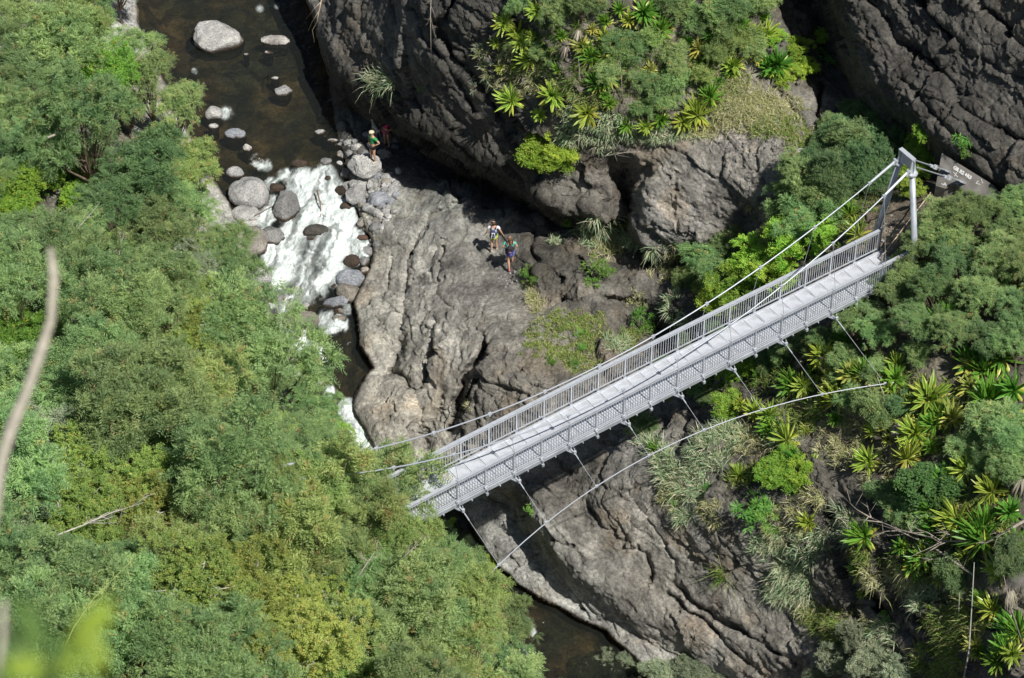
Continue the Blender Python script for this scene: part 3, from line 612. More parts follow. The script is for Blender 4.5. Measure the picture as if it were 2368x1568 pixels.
    # pylons
    for e in (-1, 1):
        sp = MID + e * 12.25
        py = empty('pylon', (0, 0, 0)); py.parent = root
        top = lambda off, h: A0 + AX * sp + PN * off + ZZ * h
        for sg in (-1, 1):
            f = top(sg * 1.62, -2.6 if e > 0 else -2.2) + AX * e * .0; t = top(sg * .34, 4.2)
            m = MB(); m.tube([f, t], [.112, .104], 18); m.build('pylon_leg', galv2, py, True)
            m = MB(); c = top(sg * .34, 4.24); m.tube([c - ZZ * .03, c + ZZ * .03], .18, 16); 
            # gusset plates standing on the leg's cap
            c2 = top(sg * .30, 4.52)
            for q in (-1, 1):
                v = [c + AX * q * .15 + PN * .02, c - AX * q * .0 + PN * .02, top(sg * .28, 4.81) + AX * q * .02, top(sg * .28, 4.81) + AX * q * .06]
                v2 = [p - PN * .045 for p in v]; m.add(v + v2, [(0, 1, 2, 3), (7, 6, 5, 4), (0, 3, 7, 4), (0, 4, 5, 1), (2, 6, 7, 3)])
            m.box(c2, AX * .012, PN * .11, ZZ * .28)
            m.box(top(sg * .34, 4.32) + AX * (-e) * .2, AX * .08, PN * .028, ZZ * .08)
            m.tube([top(sg * .34 - .09, 4.40) - AX * e * .16, top(sg * .34 + .09, 4.40) - AX * e * .16], .045, 10)
            m.build('cable_saddle', galv, py)
        m = MB(); m.bar(top(-.36, 4.84), top(.36, 4.84), .16, .045); m.build('top_plate', galv, py)
        m = MB(); m.bar(top(-.22, 4.58), top(.22, 4.58), .02, .46); m.build('cross_plate', galv2, py)
    # back stays to the anchor block, right side
    for k, (u, v, h) in enumerate(((2192, 396, 14.75), (2226, 421, 14.75))):
        a = A0 + AX * (MID + 12.45) + PN * (.30 if k == 0 else -.34) + ZZ * 4.38; b = W(u, v, h)
        m = MB(); n_ = np.cross(b - a, ZZ); n_ /= np.linalg.norm(n_)
        st = m.tube([a + ZZ * .02, b], .026, 8); st = m.build('back_stay', cablem, root)
        d = (b - a) / np.linalg.norm(b - a)
        m = MB(); m.box(a + (b - a) * .62, d * .16, n_ * .07, np.cross(d, n_) * .05); m.box(a + (b - a) * .70, d * .10, n_ * .05, np.cross(d, n_) * .08); m.build('stay_clamp', galv, st)
        m = MB(); m.box(b - d * .12, d * .30, n_ * .15, np.cross(d, n_) * .03); m.box(b, d * .05, n_ * .2, np.cross(d, n_) * .16); m.build('anchor_plate', galv2, st)
    for k in (0, 1):
        a = A0 + AX * (MID - 12.45) + PN * (.30 if k == 0 else -.34) + ZZ * 4.38; b = a - AX * 4.6 - ZZ * 4.2
        m = MB(); m.tube([a, b], .026, 8); m.build('back_stay', cablem, root)
    return root
BR = build_bridge()
# ------------------------------------------------------------------ foliage
def leafmat(name, transl=.35, rough=.5, hv=.045, vv=.5, spec=.3):
    m, nt, nd, lk = newmat(name)
    out = N(nt, 'ShaderNodeOutputMaterial'); b = N(nt, 'ShaderNodeBsdfPrincipled'); t = N(nt, 'ShaderNodeBsdfTranslucent')
    a = N(nt, 'ShaderNodeVertexColor'); a.layer_name = 'Col'
    oi = N(nt, 'ShaderNodeObjectInfo')
    hs = N(nt, 'ShaderNodeHueSaturation'); lk.new(a.outputs[0], hs.inputs['Color'])
    h = N(nt, 'ShaderNodeMapRange'); h.inputs[3].default_value = .5 - hv / 2; h.inputs[4].default_value = .5 + hv / 2; lk.new(oi.outputs['Random'], h.inputs[0]); lk.new(h.outputs[0], hs.inputs['Hue'])
    m7 = N(nt, 'ShaderNodeMath', operation='MULTIPLY'); m7.inputs[1].default_value = 7.31; lk.new(oi.outputs['Random'], m7.inputs[0])
    fr = N(nt, 'ShaderNodeMath', operation='FRACT'); lk.new(m7.outputs[0], fr.inputs[0])
    v = N(nt, 'ShaderNodeMapRange'); v.inputs[3].default_value = 1 - vv / 2; v.inputs[4].default_value = 1 + vv / 2; lk.new(fr.outputs[0], v.inputs[0]); lk.new(v.outputs[0], hs.inputs['Value'])
    lk.new(hs.outputs[0], b.inputs['Base Color'])
    b.inputs['Roughness'].default_value = rough; b.inputs['Specular IOR Level'].default_value = spec
    g = N(nt, 'ShaderNodeMixRGB', blend_type='MULTIPLY'); g.inputs[0].default_value = 1; lk.new(hs.outputs[0], g.inputs[1]); g.inputs[2].default_value = (1.15, 1.4, .6, 1); lk.new(g.outputs[0], t.inputs[0])
    mx = N(nt, 'ShaderNodeMixShader'); mx.inputs[0].default_value = transl; lk.new(b.outputs[0], mx.inputs[1]); lk.new(t.outputs[0], mx.inputs[2]); lk.new(mx.outputs[0], out.inputs[0])
    return m
LEAF = leafmat('foliage'); AGV = leafmat('sword_leaf', .15, .38, .03, .3, .5); DRY = leafmat('dry_leaf', .15, .8, .02, .3, .1)
BARK = simple('brown_bark', (.16, .12, .085), .9, 0, .35, 9, .6); WBARK = simple('pale_bark', (.42, .40, .36), .85, 0, .25, 9, .5)
def unit(a): return a / (np.linalg.norm(a, axis=-1, keepdims=True) + 1e-9)
def rdir(n, r): return unit(r.normal(size=(n, 3)))
def diamonds(p, d, w, lift=None):
    """leaf-shaped quads; p base, d length vector, w half-width vector"""
    mid = p + .45 * d
    if lift is not None: mid = mid + lift
    V = np.stack([p, mid + w, p + d, mid - w], 1).reshape(-1, 3)
    F = np.arange(len(V)).reshape(-1, 4)
    return V, F
KINDS = dict(
    #           leaves/spray, leaf len, pairs, leaflet len, half width, colour a, colour b, accent, accent share, droop
    acacia=(9, .40, 8, .115, .0120, (.145, .240, .100), (.295, .400, .155), (.36, .31, .13), .025, .3),
    bluegreen=(9, .36, 8, .105, .0120, (.115, .200, .090), (.215, .320, .130), (.30, .28, .12), .012, .3),
    acayel=(9, .38, 8, .110, .0120, (.200, .290, .100), (.325, .420, .140), (.38, .31, .12), .05, .3),
    lime=(6, .26, 4, .110, .019, (.20, .36, .045), (.36, .48, .07), (.38, .42, .05), .03, .15),
    lush=(6, .26, 4, .100, .019, (.13, .26, .05), (.22, .37, .06), (.45, .42, .05), .02, .2),
    small=(7, .20, 4, .055, .017, (.200, .285, .075), (.34, .42, .10), (.42, .41, .10), .07, .1),
    grey=(7, .18, 3, .070, .015, (.18, .23, .15), (.33, .37, .25), (.40, .41, .33), .06, 0),
    vine=(7, .22, 3, .075, .030, (.16, .30, .045), (.26, .42, .06), (.5, .45, .05), .03, .1),
    broad=(6, .24, 3, .140, .028, (.08, .16, .05), (.13, .23, .065), (.2, .28, .06), .05, .2),
    star=(7, .10, 1, .220, .020, (.11, .25, .045), (.17, .33, .07), (.25, .38, .07), .05, .1),
)
def foliage(kind, tips, dirs, r, dens=1.0):
    nl, LL, pairs, ll, hw, ca, cb, cc, acc, droop = KINDS[kind]
    nl = max(3, int(nl * dens)); n = len(tips)
    T = np.repeat(tips, nl, 0); D = np.repeat(dirs, nl, 0)
    # each compound leaf leans away from its twig
    ld = unit(D * .75 + rdir(len(T), r) * .95 + np.array([0, 0, .15])); ln = LL * r.uniform(.7, 1.25, (len(T), 1))
    side = unit(np.cross(ld, rdir(len(T), r) * .35 + np.array([0, 0, 1])))
    shade = np.repeat(r.uniform(0, 1, (n, 1)), nl, 0)
    accent = r.uniform(size=len(T)) < acc
    Vs = []; Cs = []
    for k in range(pairs):
        t = (k + .6) / pairs
        base = T + ld * ln * t + np.array([0, 0, -1]) * (droop * LL * t * t)
        for sg in (-1, 1):
            if kind == 'star': d = unit(ld * r.uniform(-.1, 1, (len(T), 1)) + side * sg + rdir(len(T), r) * .6) * ll
            else: d = unit(ld * .55 + side * sg + np.array([0, 0, -.25 * droop]) + rdir(len(T), r) * .25) * ll * (1.1 - .6 * abs(t - .45))
            w = unit(np.cross(d, rdir(len(T), r) * .5 + np.array([0, 0, 1]))); w = unit(np.cross(d, w) * r.uniform(-.5, .5, (len(T), 1)) + w) * hw
            v, f = diamonds(base, d, w)
            c = np.array(ca) * (1 - shade) + np.array(cb) * shade
            c = c * r.uniform(.8, 1.22, (len(T), 1)); c = np.where(accent[:, None], np.array(cc) * r.uniform(.7, 1.2, (len(T), 1)), c)
            Vs.append(v); Cs.append(np.repeat(c, 4, 0))
    V = np.concatenate(Vs); C = np.concatenate(Cs)
    return V, C
def pods(tips, r, n, col=(.32, .235, .12)):
    i = r.integers(0, len(tips), n); p = np.repeat(tips[i], 5, 0) + r.normal(size=(n * 5, 3)) * .05
    d = unit(np.array([0, 0, -1.0]) + r.normal(size=(n * 5, 3)) * .45) * r.uniform(.10, .18, (n * 5, 1)); w = unit(np.cross(d, rdir(n * 5, r))) * .013
    v, f = diamonds(p, d, w); return v, np.repeat(np.array(col) * r.uniform(.6, 1.4, (n * 5, 1)), 4, 0)
def crown(kind, R, H, nl, ns, seed, lobe=(.32, .5), flat=.75, dens=1.0, npods=0):
    """crown of lobes; returns leaf verts, colours and lobe centres"""
    r = np.random.default_rng(seed)
    a = r.uniform(0, 2 * PI, nl); q = np.sqrt(r.uniform(0.02, 1, nl)) * (1 - lobe[0])
    cz = H * (.25 + .55 * np.sqrt(np.clip(1 - q**2, 0, 1)) * r.uniform(.55, 1.05, nl))
    q = q * r.uniform(.75, 1.25, nl); cz = cz * r.uniform(.55, 1.2, nl)
    c = np.stack([np.cos(a) * q * R, np.sin(a) * q * R, cz], 1)
    tips = []; dirs = []
    for i in range(nl):
        lr = R * r.uniform(*lobe); d = rdir(ns, r); d[:, 2] = np.abs(d[:, 2]) * 1.0 - .22; d = unit(d)
        rad = lr * r.uniform(.55, 1.08, (ns, 1))
        tips.append(c[i] + d * rad * np.array([1, 1, flat])); dirs.append(d)
    tips = np.concatenate(tips); dirs = np.concatenate(dirs)
    V, C = foliage(kind, tips, dirs, r, dens)
    if npods:
        v, cc = pods(tips, r, npods); V = np.concatenate([V, v]); C = np.concatenate([C, cc])
    return V, C, c, tips
PROTO = {}
def make_tree(key, name, kind, R, H, trunk_h, nl, ns, seed, bark=BARK, lobe=(.32, .5), flat=.75, dens=1.0, npods=0, twigs=0, tr=.07):
    """prototype: Empty + crown mesh + trunk mesh (kept aside until placed)"""
    V, C, lc, tips = crown(kind, R, H, nl, ns, seed, lobe, flat, dens, npods)
    V[:, 2] += trunk_h
    cr = meshobj('crown', V, np.arange(len(V)).reshape(-1, 4), LEAF, None, cols=C)
    r = np.random.default_rng(seed + 99); m = MB()
    fork = np.array([r.normal() * .1, r.normal() * .1, trunk_h * .55])
    m.tube([(0, 0, -.4), fork * .5 + r.normal(size=3) * .04, fork], [tr * 1.3, tr * 1.05, tr * .9], 7)
    for i in range(len(lc)):
        e = lc[i] + np.array([0, 0, trunk_h]); mid = fork + (e - fork) * .5 + r.normal(size=3) * .12 * R
        m.tube([fork, mid, e], [tr * .7, tr * .42, tr * .16], 5, False)
        if twigs:
            for k in range(twigs):
                j = i * ns + r.integers(0, ns); t = tips[j] + np.array([0, 0, trunk_h]); m.tube([mid + (e - mid) * r.uniform(.2, 1), (e + t) / 2 + r.normal(size=3) * .06, t + (t - e) * .12], [tr * .2, tr * .13, tr * .05], 4, False)
    tk = m.build('trunk', bark)
    PROTO[key] = [name, cr, tk, 0]
    for o in (cr, tk): COL.objects.unlink(o)
    return key
def place(key, loc, scale, rot, label, cat, group=None, tilt=None):
    name, cr, tk, n = PROTO[key]
    root = empty(name, loc, label, cat, group)
    root.rotation_euler = (tilt[0] if tilt else 0, tilt[1] if tilt else 0, rot)
    root.scale = scale if hasattr(scale, '__len__') else (scale, scale, scale)
    for src in (cr, tk):
        c = src.copy(); COL.objects.link(c); c.parent = root
    PROTO[key][3] += 1
    return root
for i in range(4): make_tree('aca%d' % i, 'feathery_tree', 'acacia', 1.9, 2.7, 2.2, 18, 10, 100 + i, npods=10 + 16 * (i % 2), twigs=1, lobe=(.20, .34))
for i in range(2): make_tree('acy%d' % i, 'feathery_tree', 'acayel', 1.9, 2.6, 2.2, 18, 10, 120 + i, npods=22, twigs=1, lobe=(.20, .34))
for i in range(3): make_tree('blu%d' % i, 'feathery_tree', 'bluegreen', 1.7, 2.6, 2.0, 18, 11, 130 + i, npods=6, twigs=1, lobe=(.20, .34))
for i in range(2): make_tree('sml%d' % i, 'small_leaved_tree', 'small', 1.9, 1.7, 2.2, 20, 34, 140 + i, WBARK, (.26, .42), .7, 1.0, 0, 2, .085)
for i in range(3): make_tree('tal%d' % i, 'tall_feathery_tree', 'acacia' if i else 'acayel', 1.7, 2.2, 5.2, 19, 11, 135 + i, npods=24, twigs=1, lobe=(.22, .36))
make_tree('gry0', 'grey_leaved_tree', 'grey', 1.8, 2.0, 2.0, 20, 40, 150, WBARK, (.26, .42), .8, 1.1, 0, 2, .08)
for i in range(2): make_tree('lsh%d' % i, 'leafy_tree', 'lush', 1.6, 1.9, 1.8, 18, 26, 160 + i, BARK, (.28, .45))
for i in range(2): make_tree('lim%d' % i, 'lime_green_bush', 'lime', 1.05, 1.3, .35, 15, 9, 170 + i, BARK, (.14, .40), .85, 1.1)
make_tree('vin0', 'creeper_thicket', 'vine', 1.4, 1.2, .8, 18, 26, 180, BARK, (.3, .45), .8)
for i in range(3): make_tree('fsh%d' % i, 'feathery_shrub', 'acacia', 1.0, 1.3, .5, 13, 8, 190 + i, BARK, (.22, .42), .8, 1, 2, 1, .03)
make_tree('fsy0', 'feathery_shrub', 'acayel', 1.0, 1.3, .5, 13, 8, 196, BARK, (.22, .42), .8, 1, 1, 1, .03)
for i in range(2): make_tree('bsh%d' % i, 'fine_leaved_shrub', 'bluegreen', 1.05, 1.4, .5, 17, 9, 200 + i, BARK, (.2, .36), .85, 1, 0, 1, .03)
make_tree('osh0', 'olive_shrub', 'grey', .9, 1.0, .3, 13, 20, 210, WBARK, (.3, .5), .9, 1, 0, 1, .025)
make_tree('bro0', 'dark_leaved_bush', 'broad', .9, 1.3, .4, 12, 16, 215, BARK, (.32, .5), .9)
make_tree('str0', 'leafy_herb', 'star', .62, .8, .15, 8, 3, 220, BARK, (.15, .4), .9, 1, 0, 1, .012)
make_tree('str1', 'leafy_herb', 'star', .62, .8, .15, 6, 3, 221, BARK, (.15, .4), .9, 1, 0, 1, .012)
# ------------------------------------------------------------------ labels that single things out
MARKS = [('the left pylon', 655, 1180), ('the left railing end', 930, 1150), ('the biggest pale boulder', 500, 90), ('the biggest round grey boulder', 576, 447), ('the white rapid', 700, 590),
         ('the lower edge shallows', 1250, 1500), ('the blurred twig', 110, 800), ('the blurred lime leaves', 130, 1480), ('the gravel bar', 305, 40), ('the top left corner', 0, 0), ('the broad brown boulder', 697, 742),
         ('the foamy lower chute', 850, 1050), ('the right pylon', 2095, 400), ('the anchor block', 2210, 400), ('the top right cliff', 2250, 180), ('the middle of the walkway', 1480, 900), ('the great round boulder', 1600, 440),
         ('the grassy ledge', 1310, 790), ('the wind cable end', 2095, 880), ('the lone lime bush', 1820, 1080), ('the dry fallen branches', 2060, 1230), ('the lower right corner', 2367, 1568), ('the two walkers', 1158, 570), ('the flat-topped boulder', 847, 384), ('the bluish square boulder', 877, 462), ('the grey pyramid-shaped stone', 871, 529), ('the oval flat stone', 853, 581), ('the dog', 869, 305),
         ('the cliff-edge lime bush', 1270, 340), ('the shaded ravine', 1900, 120), ('the dark lower cleft', 2090, 1450), ('the long striped slab', 1500, 1300), ('the upper picture edge', 1500, -10), ('the right picture edge', 2367, 720)]
USED = {}
def where(u, v, skip=()):
    best = sorted((math.hypot(u - a, v - b), i) for i, (n, a, b) in enumerate(MARKS) if n not in skip)
    d, i = best[0]; n, a, b = MARKS[i]
    dx, dy = u - a, v - b
    if d < 45: rel = 'beside'
    else:
        h = 'right' if dx > 0 else 'left'; w = 'lower' if dy > 0 else 'upper'
        if abs(dx) > 2.2 * abs(dy): rel = h + ' of'
        elif abs(dy) > 2.2 * abs(dx): rel = 'below' if dy > 0 else 'above'
        else: rel = w + ' ' + h + ' of'
        if d > 150: rel = 'far ' + rel
    return rel + ' ' + n
PEND = {}
def later(o, look, u, v, size=''):
    """defer: final label needs the neighbours with the same words"""
    PEND.setdefault((look, where(u, v)), []).append((u, v, o))
_N = 'second third fourth fifth sixth seventh eighth ninth tenth eleventh twelfth thirteenth fourteenth fifteenth sixteenth'.split()
ORD = ['leftmost'] + [n + '-from-left' for n in _N]
def _short(t):
    w = t.split()
    if len(w) > 16 and 'far' in w: w.remove('far')
    return ' '.join(w)
def finish_labels():
    for (look, wh), L in PEND.items():
        rows = [('', L)]
        if len(L) > 3:
            L.sort(key=lambda t: t[1]); n = len(L); k = min(16, max(2, -(-n // 8)))
            nm = ['top-row', 'bottom-row'] if k == 2 else ['top-row'] + [_N[i] + '-row' for i in range(k - 2)] + ['bottom-row']
            rows = [(nm[i] + ' ', L[i * n // k:(i + 1) * n // k]) for i in range(k)]
        for pre, R in rows:
            R.sort(key=lambda t: t[0])
            if len(R) == 1: R[0][2]['label'] = _short(pre + look + ' ' + wh)
            else:
                for k, (u, v, o) in enumerate(R): o['label'] = _short(pre + (ORD[min(k, 15)] if k < len(R) - 1 else 'rightmost') + ' ' + look + ' ' + wh)
# ------------------------------------------------------------------ wooded left bank
TREEZONE = [(-80, -60), (300, -60), (310, 60), (390, 125), (420, 210), (480, 280), (520, 350), (505, 470), (545, 560), (600, 640), (635, 730), (680, 820), (740, 900), (810, 980), (830, 1060), (900, 1120), (990, 1185), (1040, 1250), (1085, 1330), (1150, 1400), (1215, 1450), (1190, 1520), (1200, 1640), (-80, 1640)]
def ground_under(X):
    """ground point straight below X"""
    u, v = PR(X); vs = np.arange(v - 10, v + 620, 4.0); us = np.full(len(vs), float(u))
    for k in range(2):
        P = gp(us, vs); i = int(np.argmin(np.abs(P[:, 1] - X[1]) + 0 * us)); us = us + (X[0] - P[i, 0]) * 58
    return P[i]
def tall_at(u, v, h, key, s, look, group='trees of the wooded left bank'):
    X = W(u, v, h); g = ground_under(X); hc = X[2] - g[2]
    szz = hc / (6.2)
    o = place(key, g - np.array([0, 0, .2]), (s, s, max(.5, szz)), random.uniform(0, 6.28), None, 'tree', group); later(o, look, u, v)
def tree_at(u, v, key, s, look, cat='tree', group='trees of the wooded left bank', hc=None, rot=None, sz=1.0):
    """(u, v) is where the middle of the crown shows"""
    hc = hc if hc is not None else (2.2 + 1.2) * s * sz
    g = gp(u, v + 41 * hc * 1.02)
    o = place(key, g - np.array([0, 0, .1]), (s, s, s * sz), rot if rot is not None else random.uniform(0, 6.28), None, cat, group, (random.uniform(-.12, .12), random.uniform(-.12, .12)))
    later(o, look, u, v); return o
SPECIAL = [  # u, v, key, scale, look
    (285, 1130, 'sml0', 1.15, 'yellow-green small-leaved tree'), (215, 1230, 'sml1', 1.1, 'yellow-green small-leaved tree'), (330, 1240, 'sml0', 1.0, 'yellow-green small-leaved tree'),
    (470, 700, 'sml1', .85, 'yellow-flecked small-leaved tree'), (520, 770, 'sml0', .8, 'yellow-flecked small-leaved tree'), (440, 790, 'sml1', .6, 'yellow-flecked small-leaved tree'), (490, 880, 'sml0', .6, 'yellow-flecked small-leaved tree'),
    (420, 1420, 'sml0', 1.2, 'yellow-green small-leaved tree'), (560, 1400, 'sml1', 1.15, 'yellow-green small-leaved tree'), (650, 1490, 'sml0', 1.2, 'yellow-green small-leaved tree'), (500, 1510, 'sml1', 1.1, 'yellow-green small-leaved tree'), (700, 1420, 'sml1', .8, 'yellow-green small-leaved tree'), (380, 1500, 'sml1', .9, 'yellow-green small-leaved tree'),
    (110, 1090, 'gry0', 1.1, 'grey-green small-leaved tree'), (40, 1180, 'gry0', 1.15, 'grey-green small-leaved tree'), (170, 1050, 'gry0', .8, 'grey-green small-leaved tree'), (30, 1290, 'gry0', .9, 'grey-green small-leaved tree'), (330, 1400, 'gry0', .6, 'grey-green small-leaved tree'), (300, 1530, 'gry0', .8, 'grey-green small-leaved tree'),
    (30, 800, 'lsh0', .9, 'bright green leafy tree'), (90, 900, 'lsh1', .9, 'bright green leafy tree'), (20, 960, 'lsh0', .9, 'bright green leafy tree'), (120, 820, 'lsh1', .6, 'bright green leafy tree'), (90, 980, 'lsh0', .7, 'bright green leafy tree'),
    (45, 430, 'vin0', 1.0, 'lime-green creeper thicket'), (120, 410, 'vin0', .6, 'lime-green creeper thicket'), (205, 400, 'vin0', .75, 'lime-green creeper thicket'), (195, 460, 'vin0', .7, 'lime-green creeper thicket'), (20, 490, 'vin0', .7, 'lime-green creeper thicket'),
    (905, 900 + 30, 'vin0', .01, 'lime-green creeper thicket'), (770, 1000, 'vin0', .5, 'lime-green creeper thicket'), (700, 1500, 'vin0', .6, 'lime-green creeper thicket'),
    (985, 1500, 'lsh1', .7, 'bright green leafy tree'), (900, 1545, 'lsh0', .8, 'bright green leafy tree'), (780, 1560, 'lsh1', .8, 'bright green leafy tree'),
]
SPECIAL = [s for s in SPECIAL if s[3] > .1]
def woodland():
    r = random.Random(11); spots = []
    for (u, v, key, s, look) in SPECIAL:
        cat = 'tree' if 'tree' in look else 'bush'
        tree_at(u, v, key, s, look, cat, hc=(3.3 * s if 'vin' not in key else 1.6 * s)); spots.append((u, v, 75 * s))
    v = -40
    row = 0
    while v < 1640:
        u = -70 + (row % 2) * 42
        while u < 1230:
            uu = u + r.uniform(-20, 20); vv = v + r.uniform(-17, 17)
            if inpoly(np.array(uu), np.array(vv), TREEZONE):
                # the boundary keeps crowns inside the wooded outline
                near = min(polydist(np.array([uu]), np.array([vv]), TREEZONE[1:-2])[0], 200)
                if all(math.hypot(uu - a, vv - b) > q for a, b, q in spots) and near > 14:
                    s = r.choice((.6, .8, .95, 1.15)) * r.uniform(.9, 1.1) if near > 60 else .45 + near * .006
                    hole = (630 < uu < 680 and 1075 < vv < 1110)
                    if hole: s *= .62
                    pal = r.random(); 
                    warm = 560 < uu < 1050 and 1000 < vv < 1350 or (uu < 300 and 480 < vv < 640) or vv > 1250 and uu > 750
                    k = ('acy%d' % r.randrange(2)) if (warm and pal < .25) or pal < .07 else ('aca%d' % r.randrange(4)) if pal < .78 else ('blu%d' % r.randrange(3))
                    if r.random() < .10 and near > 60: k = r.choice(['lsh0', 'gry0', 'sml1', 'lsh1']); s *= .8
                    look = {'lsh': 'bright green leafy tree', 'gry': 'grey-green small-leaved tree', 'sml': 'yellow-green small-leaved tree', 'acy': 'olive feathery tree with brown pods', 'aca': 'soft green feathery tree', 'blu': 'deep green feathery tree'}[k[:3]]
                    tree_at(uu, vv, k, s, look, sz=r.uniform(.72, 1.4))
            u += 93
        v += 75; row += 1
woodland()
for i, (u, v, h, s) in enumerate([(735, 1118, 17.6, .8), (800, 1105, 16.6, .7), (600, 1120, 17.5, .75), (690, 1190, 17.2, .85), (775, 1205, 16.6, .85), (850, 1180, 15.6, .62), (895, 1228, 15.3, .55), (640, 1160, 17.6, .6), (672, 1120, 18.8, .42), (648, 1105, 19.0, .34), (700, 1085, 17.6, .5), (655, 1150, 18.2, .5), (760, 1070, 17, .45), (820, 1140, 16.2, .5), (870, 1270, 14.6, .85), (960, 1240, 14.9, .55), (1000, 1290, 14.2, .6), (800, 1290, 15.5, .85), (1080, 1400, 13.9, .75), (1010, 1450, 13.8, .85), (940, 1380, 13.9, .85), (970, 1540, 13.5, .8), (560, 1180, 17.6, .8)]):
    tall_at(u, v, h, 'tal%d' % (i % 3), s, 'tall feathery tree')
# ------------------------------------------------------------------ sword-leaved rosettes
def agave(seed, tone_, nleaf=34):
    r = np.random.default_rng(seed); V = []; C = []; F = []
    for i in range(nleaf):
        t = i / nleaf; az = i * 2.399 + r.normal() * .15; el = math.radians(86 - 92 * t**1.05 + r.normal() * 6)
        L = r.uniform(.85, 1.1) * (.72 + .35 * math.sin(PI * min(1, t + .25))); wd = .040 * r.uniform(.85, 1.15)
        d = np.array([math.cos(az) * math.cos(el), math.sin(az) * math.cos(el), math.sin(el)]); sd = np.array([-math.sin(az), math.cos(az), 0.])
        old = t > (.72 if tone_ != 'o' else .45)
        n = 6; tw = r.normal() * .4
        base = len(V)
        bend = (1.6 if tone_ == 'o' else 1) * r.uniform(.02, .16) + (.25 * r.uniform() if old else 0); fold = r.random() < .12
        for k in range(n + 1):
            q = k / n; p = d * L * q + np.array([0, 0, -1]) * bend * q * q * L * (2.2 if fold and q > .6 else 1)
            w = wd * (.45 + 1.0 * math.sin(PI * min(1, .16 + q * .62))) * (1 - q**5) + .002
            s2 = sd * math.cos(tw * q) + np.cross(d, sd) * math.sin(tw * q); up = np.cross(sd, d) * -1
            for j, e in enumerate((-1, -.5, 0, .5, 1)):
                V.append(p + s2 * w * e + np.cross(d, s2) * (-.25 * w * (e * e)))
                edge = abs(e) > .75
                g = np.array((.055, .145, .018)); y = np.array((.47, .50, .085)) if tone_ == 'y' else np.array((.20, .33, .045)); 
                if tone_ == 'o': y = np.array((.40, .36, .10)); g = np.array((.16, .20, .05))
                if tone_ == 'g': y = np.array((.12, .24, .035)); 
                c = y if edge else g * (1.1 if abs(e) < .1 else 1.25)
                if tone_ == 'y': c = c * .7 + y * .3 if abs(e) > .3 else c
                if old: c = c * .45 + np.array((.46, .42, .07)) * .55
                C.append(c * 1.25 * r.uniform(.85, 1.15))
        for k in range(n):
            for j in range(4):
                a = base + k * 5 + j; F.append((a, a + 1, a + 6, a + 5))
    return V, F, C
AG = []
for i, tn in enumerate('yymgygyoo'):
    V, F, C = agave(300 + i, tn, 40 + 5 * (i % 3)); C = np.array(C)
    o = meshobj('leaf_rosette', V, np.array(F), AGV, None, True, C); COL.objects.unlink(o)
    m = MB(); m.tube([(0, 0, -.35), (0, 0, .06)], [.07, .10], 8); s = m.build('stem', BARK); COL.objects.unlink(s)
    AG.append((tn, o, s))
def dead_leaves(seed, n=60):
    r = np.random.default_rng(seed); V = []; C = []; F = []
    for i in range(n):
        az = r.uniform(0, 2 * PI); sp = r.uniform(.05, .45); L = r.uniform(.45, .8)
        base = len(V); c = np.array((.40, .36, .29)) * r.uniform(.45, 1.25)
        for k in range(5):
            q = k / 4; rad = .06 + sp * math.sin(q * 2.0) * .55; p = np.array([math.cos(az) * rad, math.sin(az) * rad, .05 - L * q]); sd = np.array([-math.sin(az), math.cos(az), r.normal() * .3]) * (.026 * (1 - q * .8) + .004)
            V += [p - sd, p + sd]; C += [c, c]
        for k in range(4): a = base + 2 * k; F.append((a, a + 1, a + 3, a + 2))
    return V, F, C
DL = []
for i in range(3):
    V, F, C = dead_leaves(330 + i, 60 + 15 * i); o = meshobj('dead_leaf_skirt', V, np.array(F), DRY, None, False, np.array(C)); COL.objects.unlink(o); DL.append(o)
AGL = {'y': 'yellow-striped sword-leaved rosette', 'm': 'bright green sword-leaved rosette', 'g': 'dark green sword-leaved rosette', 'o': 'ageing yellow-brown sword-leaved rosette'}
def put_agave(u, v, rpx, tn, skirt=False):
    idx = [i for i, a in enumerate(AG) if a[0] == tn]; k = idx[int(u * 7 + v) % len(idx)]
    sc = rpx / 52.0; g = gp(u, v + 8 * sc); n = gn(u, v + 8 * sc)
    up = unit(n * .55 + np.array([0, -.12, .62]))
    root = empty('rosette_plant', g + up * .18 * sc, None, 'rosette plant', 'sword-leaved rosette plants on the rocks')
    root.rotation_euler = Vector(up).to_track_quat('Z', 'Y').to_euler(); root.rotation_euler.rotate_axis('Z', random.uniform(0, 6.28)); root.rotation_euler.rotate_axis('X', random.uniform(-.35, .35)); root.rotation_euler.rotate_axis('Y', random.uniform(-.35, .35)); root.scale = (sc, sc, sc * random.uniform(.85, 1.25))
    for src in (AG[k][1], AG[k][2]):
        c = src.copy(); COL.objects.link(c); c.parent = root
    if skirt: c = DL[k % 3].copy(); COL.objects.link(c); c.parent = root; c.location = (0, 0, -.02)
    big = 'large ' if rpx > 44 else 'small ' if rpx < 26 else ''
    later(root, big + AGL[tn], u, v)
